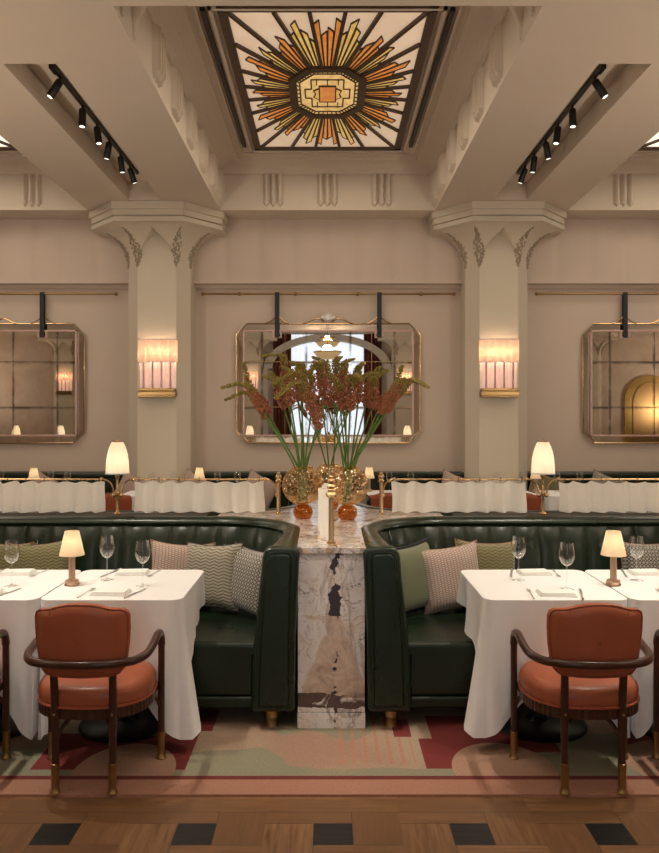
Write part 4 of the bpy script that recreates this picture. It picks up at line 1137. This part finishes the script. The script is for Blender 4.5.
# ------------------------------------------------------------------ things on the tables
def table_lamp(loc, label, power=.22, lit=True):
    T = thing('table_lamp', label, 'lamp', loc, 0, 'small shaded table lamps')
    MB().lathe([(.037, 0), (.039, .004), (.037, .010), (.033, .014), (.035, .020), (.033, .028), (.020, .031), (.0165, .034)], 28).build('base', BRONZE, T)
    MB().lathe([(.0165, .03), (.0165, .165), (.012, .17), (.006, .18), (.006, .22)], 20, mod=lambda a, z: 1+.04*abs(sin(a*4))).build('stem', BRONZE, T)
    MB.caps = False
    MB().lathe([(.0635, .158), (.036, .284)], 72, mod=lambda a, z: 1+.02*abs(sin(a*18))).build('lamp_shade', SHADE_T, T, ang=60)
    MB.caps = True
    MB().ball((0, 0, .225), .014).build('bulb', bpy.data.materials['warm_bulb'], T)
    point_light((0, 0, .225), power, T, .02)
    return T
tl = table_lamp((-1.345, 4.0, ZTB), 'small bronze table lamp with cream shade on the left near table')
dup(tl, (1.505, 4.0, ZTB), 0, 'small bronze table lamp with cream shade on the right near table')

def wine_glass(loc, label, k=1):
    T = thing('wine_glass', label, 'wine glass', loc, 0, 'stemmed wine glasses on the near tables')
    MB.caps = False
    MB().lathe([(.0001, .0025), (.034, .0012), (.0355, .002), (.034, .0035), (.008, .007), (.004, .015)], 28).build('foot', GLASS, T, ang=80)
    MB().lathe([(.004, .013), (.0035, .06), (.0035, .115), (.006, .122)], 10).build('stem', GLASS, T, ang=80)
    MB().lathe([(.0001, .119), (.010, .121), (.026, .133), (.037, .155), (.0405, .172), (.038, .20), (.0325, .238)], 28).build('bowl', GLASS, T, ang=80)
    MB.caps = True
    return T
wg = wine_glass((-1.195, 4.12, ZTB), 'stemmed wine glass on the left near table, behind and right of the lamp')
for x, y, lab in ((-.965, 3.97, 'stemmed wine glass nearest the marble divider on the left table'), (-1.65, 3.97, 'stemmed wine glass at the left photo edge'),
                  (1.033, 4.11, 'stemmed wine glass nearest the marble divider on the right table'), (1.228, 3.90, 'stemmed wine glass in the middle of the right near table'),
                  (1.672, 4.11, 'stemmed wine glass at the right photo edge, right of the lamp'), (-1.9, 4.12, 'stemmed wine glass beyond the left photo edge'), (1.93, 3.9, 'stemmed wine glass beyond the right photo edge')):
    dup(wg, (x, y, ZTB), 0, lab)
def napkin(loc, rz, label, first=[None]):
    if first[0]: return dup(first[0], loc, rz, label)
    m = MB()
    for k in range(4):
        c0, s0 = cos(.02*(k-1.5)), sin(.02*(k-1.5)); sx, sy, z = .090-.003*k, .060-.003*k, .0045*k
        m.prism([(x*c0-y*s0, x*s0+y*c0) for x, y in ((-sx, -sy), (sx, -sy), (sx, sy), (-sx, sy))], z, z+.0042)
    o = m.build('napkin', NAPKIN, None, loc, bevel=.0018); o.rotation_euler = (0, 0, rz); tag(o, label, 'napkin', 'folded white napkins'); first[0] = o; return o
def fork_mesh():
    m = MB(); m.tube(smooth_path([(0, -.10, .003), (0, -.04, .004), (0, .03, .007), (0, .05, .006)], 4), [.0042, .0042, .004, .0036, .0032]+[.0024]*8, 6)
    m.prism([(-.003, .045), (.003, .045), (.010, .062), (.010, .075), (-.010, .075), (-.010, .062)], .004, .0062)
    for x in (-.0085, -.003, .003, .0085): m.box(x-.0014, x+.0014, .073, .103, .004, .0062)
    return m
def knife_mesh():
    m = MB(); m.tube([(0, -.115, .004), (0, -.10, .0045), (0, -.03, .0045), (0, 0, .004)], [.005, .006, .0048, .004], 8)
    m.prism([(-.004, 0), (.008, .004), (.0095, .06), (.006, .095), (-.004, .115)], .003, .0052); return m
FK = [None]; KN = [None]
def cutlery(kind, x, y, rz, label):
    st = FK if kind == 'fork' else KN
    if st[0]: o = dup(st[0], (x, y, ZTB), rz, label)
    else:
        o = (fork_mesh() if kind == 'fork' else knife_mesh()).build('dinner_'+kind, SILVER, None, (x, y, ZTB), ang=40)
        o.rotation_euler = (0, 0, rz); tag(o, label, kind, 'silver cutlery on the near tables'); st[0] = o
    return o
def setting(xc, yc, back, where):
    napkin((xc, yc, ZTB), .05 if back else -.04, 'folded white napkin on the %s' % where)
    s = -1 if back else 1      # the far diners' forks lie mirrored
    cutlery('fork', xc-s*.125, yc+.0, pi*(1 if back else 0)-.12, 'silver fork beside the napkin on the %s' % where)
    cutlery('knife', xc+s*.125, yc+.0, pi*(1 if back else 0)-.25, 'silver knife beside the napkin on the %s' % where)
setting(-1.085, 3.81, False, 'left near table, camera side')
setting(-1.10, 4.29, True, 'left near table, banquette side')
setting(-1.73, 3.81, False, 'left edge table, camera side')
setting(-1.75, 4.29, True, 'left edge table, banquette side')
setting(1.14, 3.79, False, 'right near table, camera side')
setting(1.165, 4.29, True, 'right near table, banquette side')
setting(1.80, 3.79, False, 'right edge table, camera side')
setting(1.80, 4.29, True, 'right edge table, banquette side')

# ------------------------------------------------------------------ cushions
def pillow(px, py, Y, size, kind, label, rz=0, lean=.25, tilt=0, trim=None, h=None):
    T = thing('throw_pillow', label, 'cushion', (px, Y, .458+(h or 0)), 0, 'scatter cushions on the banquettes')
    T.rotation_euler = (-lean, tilt, rz)
    H = size/2; n = 20
    def fn(sg):
        def f(u, v):
            a, b = 2*u-1, 2*v-1
            k = 1-.13*(1-abs(a)**2.2)*abs(b)**3; k2 = 1-.13*(1-abs(b)**2.2)*abs(a)**3
            th = .09*(max(0, 1-a**4)*max(0, 1-b**4))**.55
            return (H*a*k2, sg*th, H+H*b*k)
        return f
    m = MB().grid(fn(-1), n, n).grid(fn(1), n, n)
    m.build('cover', PILM[kind], T, ang=80)
    f = fn(0); edge = [f(i/24, 0) for i in range(24)]+[f(1, i/24) for i in range(24)]+[f(1-i/24, 1) for i in range(24)]+[f(0, 1-i/24) for i in range(25)]
    MB().tube(edge, .0035 if trim != 'fringe' else .015, 6, cap=False).build('piping' if trim != 'fringe' else 'fringe', trim_mats[trim or 'tan'], T)
    return T
trim_mats = {'tan': simple('tan_piping', (.33, .19, .12), .8), 'dark': simple('dark_piping', (.03, .028, .03), .8), 'fringe': simple('black_fringe', (.012, .012, .016), .9, 0, .3, 200, .6)}
pillow(-.500, 0, 4.56, .41, 'geometric', 'black and cream geometric cushion at the right end of the left banquette', -.75, .20, .05, 'dark')
pillow(-.715, 0, 4.64, .42, 'herringbone', 'grey herringbone cushion in the middle of the three on the left banquette', -.45, .20, -.06, 'dark')
pillow(-.925, 0, 4.72, .41, 'basketweave', 'pink-beige woven cushion just right of the left near table', .30, .22, .10, 'tan')
pillow(-1.80, 0, 4.80, .40, 'wave', 'olive wave-pattern cushion behind the left near table, right one of the pair', .15, .2, -.07, 'tan')
pillow(-2.10, 0, 4.80, .40, 'wave', 'olive wave-pattern cushion cut off by the left photo edge', -.1, .2, .04, 'tan')
pillow(.525, 0, 4.58, .42, 'velvet', 'plain sage velvet cushion with black fringe on the right banquette', .65, .22, -.04, 'fringe')
pillow(.785, 0, 4.62, .41, 'basketweave', 'pink-beige woven cushion beside the sage velvet one on the right banquette', .2, .20, -.10, 'tan')
pillow(1.00, 0, 4.77, .41, 'wave', 'olive wave-pattern cushion behind the right near table', .1, .2, .05, 'tan')
pillow(2.06, 0, 4.80, .40, 'geometric', 'black and cream geometric cushion cut off by the right photo edge', .05, .2, 0, 'tan')

# ================================================================== FAR SIDE OF THE ROOM
T = thing('wall_banquette', 'long low green leather banquette running along the back wall', 'banquette', (0, WY-.3, 0))
MB().box(-6.5, 6.5, .06, .29, .12, .915).build('backrest', GREEN, T, bevel=.03, seg=3)
MB().box(-6.5, 6.5, .02, .29, .86, .935).build('top_roll', GREEN, T, bevel=.03, seg=3)
MB().box(-6.5, 6.5, -.48, .06, .15, .44).build('seat', GREEN, T, bevel=.03, seg=3)
for i in range(9): MB().lathe([(.03, 0), (.03, .15)], 10, (-6+1.5*i, -.40, 0)).build('foot', BRASS_D, T)
far_t = [(-3.88, 'far left'), (-3.12, 'second far left'), (-1.98, 'left of the flowers'), (-1.20, 'just left of the flowers'), (.72, 'just right of the flowers'), (2.02, 'right of the flowers'), (2.85, 'second far right'), (3.80, 'far right')]
for i, (x, wd) in enumerate(far_t):
    table(x-.36, x+.36, 8.45, 9.12, 'far dining table %s' % wd, 'white cloth on the far table %s' % wd, (1, 1), 20+i, True)
for x, y, lab in ((-3.42, 8.85, 'far table lamp at the far left'), (-1.50, 8.9, 'far table lamp above the left cafe curtain'), (.49, 8.95, 'far table lamp right of the flowers'), (2.44, 8.9, 'far table lamp behind the right bell lamp')):
    dup(tl, (x, y, ZTB), 0, lab+' with small cream shade')
gl = [(-3.86, 'leftmost'), (-3.27, 'second from left'), (-3.07, 'third from left'), (-2.05, 'fourth from left'), (-1.80, 'fifth from left'), (-1.30, 'sixth from left'), (-1.05, 'seventh from left'),
      (.72, 'first right of the flowers'), (.97, 'second right of the flowers'), (1.97, 'third right of the flowers'), (2.26, 'fourth right of the flowers'), (2.71, 'fifth right of the flowers'), (2.98, 'sixth right of the flowers'), (3.98, 'rightmost')]
for x, lab in gl: dup(wg, (x, 8.86+.12*((int(x*50)) % 2), ZTB), 0, 'small far wine glass on the tables by the wall, %s' % lab, 'wine glasses on the far tables')
for x, lab in ((-3.88, 'far left'), (-3.1, 'second far left'), (-2.28, 'glimpsed behind the left bell lamp'), (-1.2, 'behind the left curtain'), (.62, 'glimpsed just right of the flowers'), (2.06, 'glimpsed behind the right bell lamp'), (2.85, 'second far right'), (3.8, 'far right')):
    dup(ch, (x, 8.28, 0), 0, 'far rust armchair %s' % lab)
for x, k, lab in ((-3.6, 'basketweave', 'far left'), (-2.5, 'basketweave', 'second from left'), (-1.73, 'basketweave', 'above the left curtain, left one'), (-.95, 'basketweave', 'above the left curtain, right one'), (1.5, 'basketweave', 'above the right curtain'), (2.6, 'wave', 'behind the right bell lamp'), (3.35, 'herringbone', 'far right')):
    p = pillow(x, 0, 9.30, .44, k, 'small far cushion on the wall banquette, %s' % lab, .1, .2, .5 if x < 0 else .35, 'tan', h=.06)
# far booth tables hidden behind the near banquettes would not be seen; their cushions peek over the ledge
pillow(-.62, 0, 6.02, .40, 'velvet', 'sage cushion beyond the left rear brass post', .5, .2, 0, 'dark', h=.0)
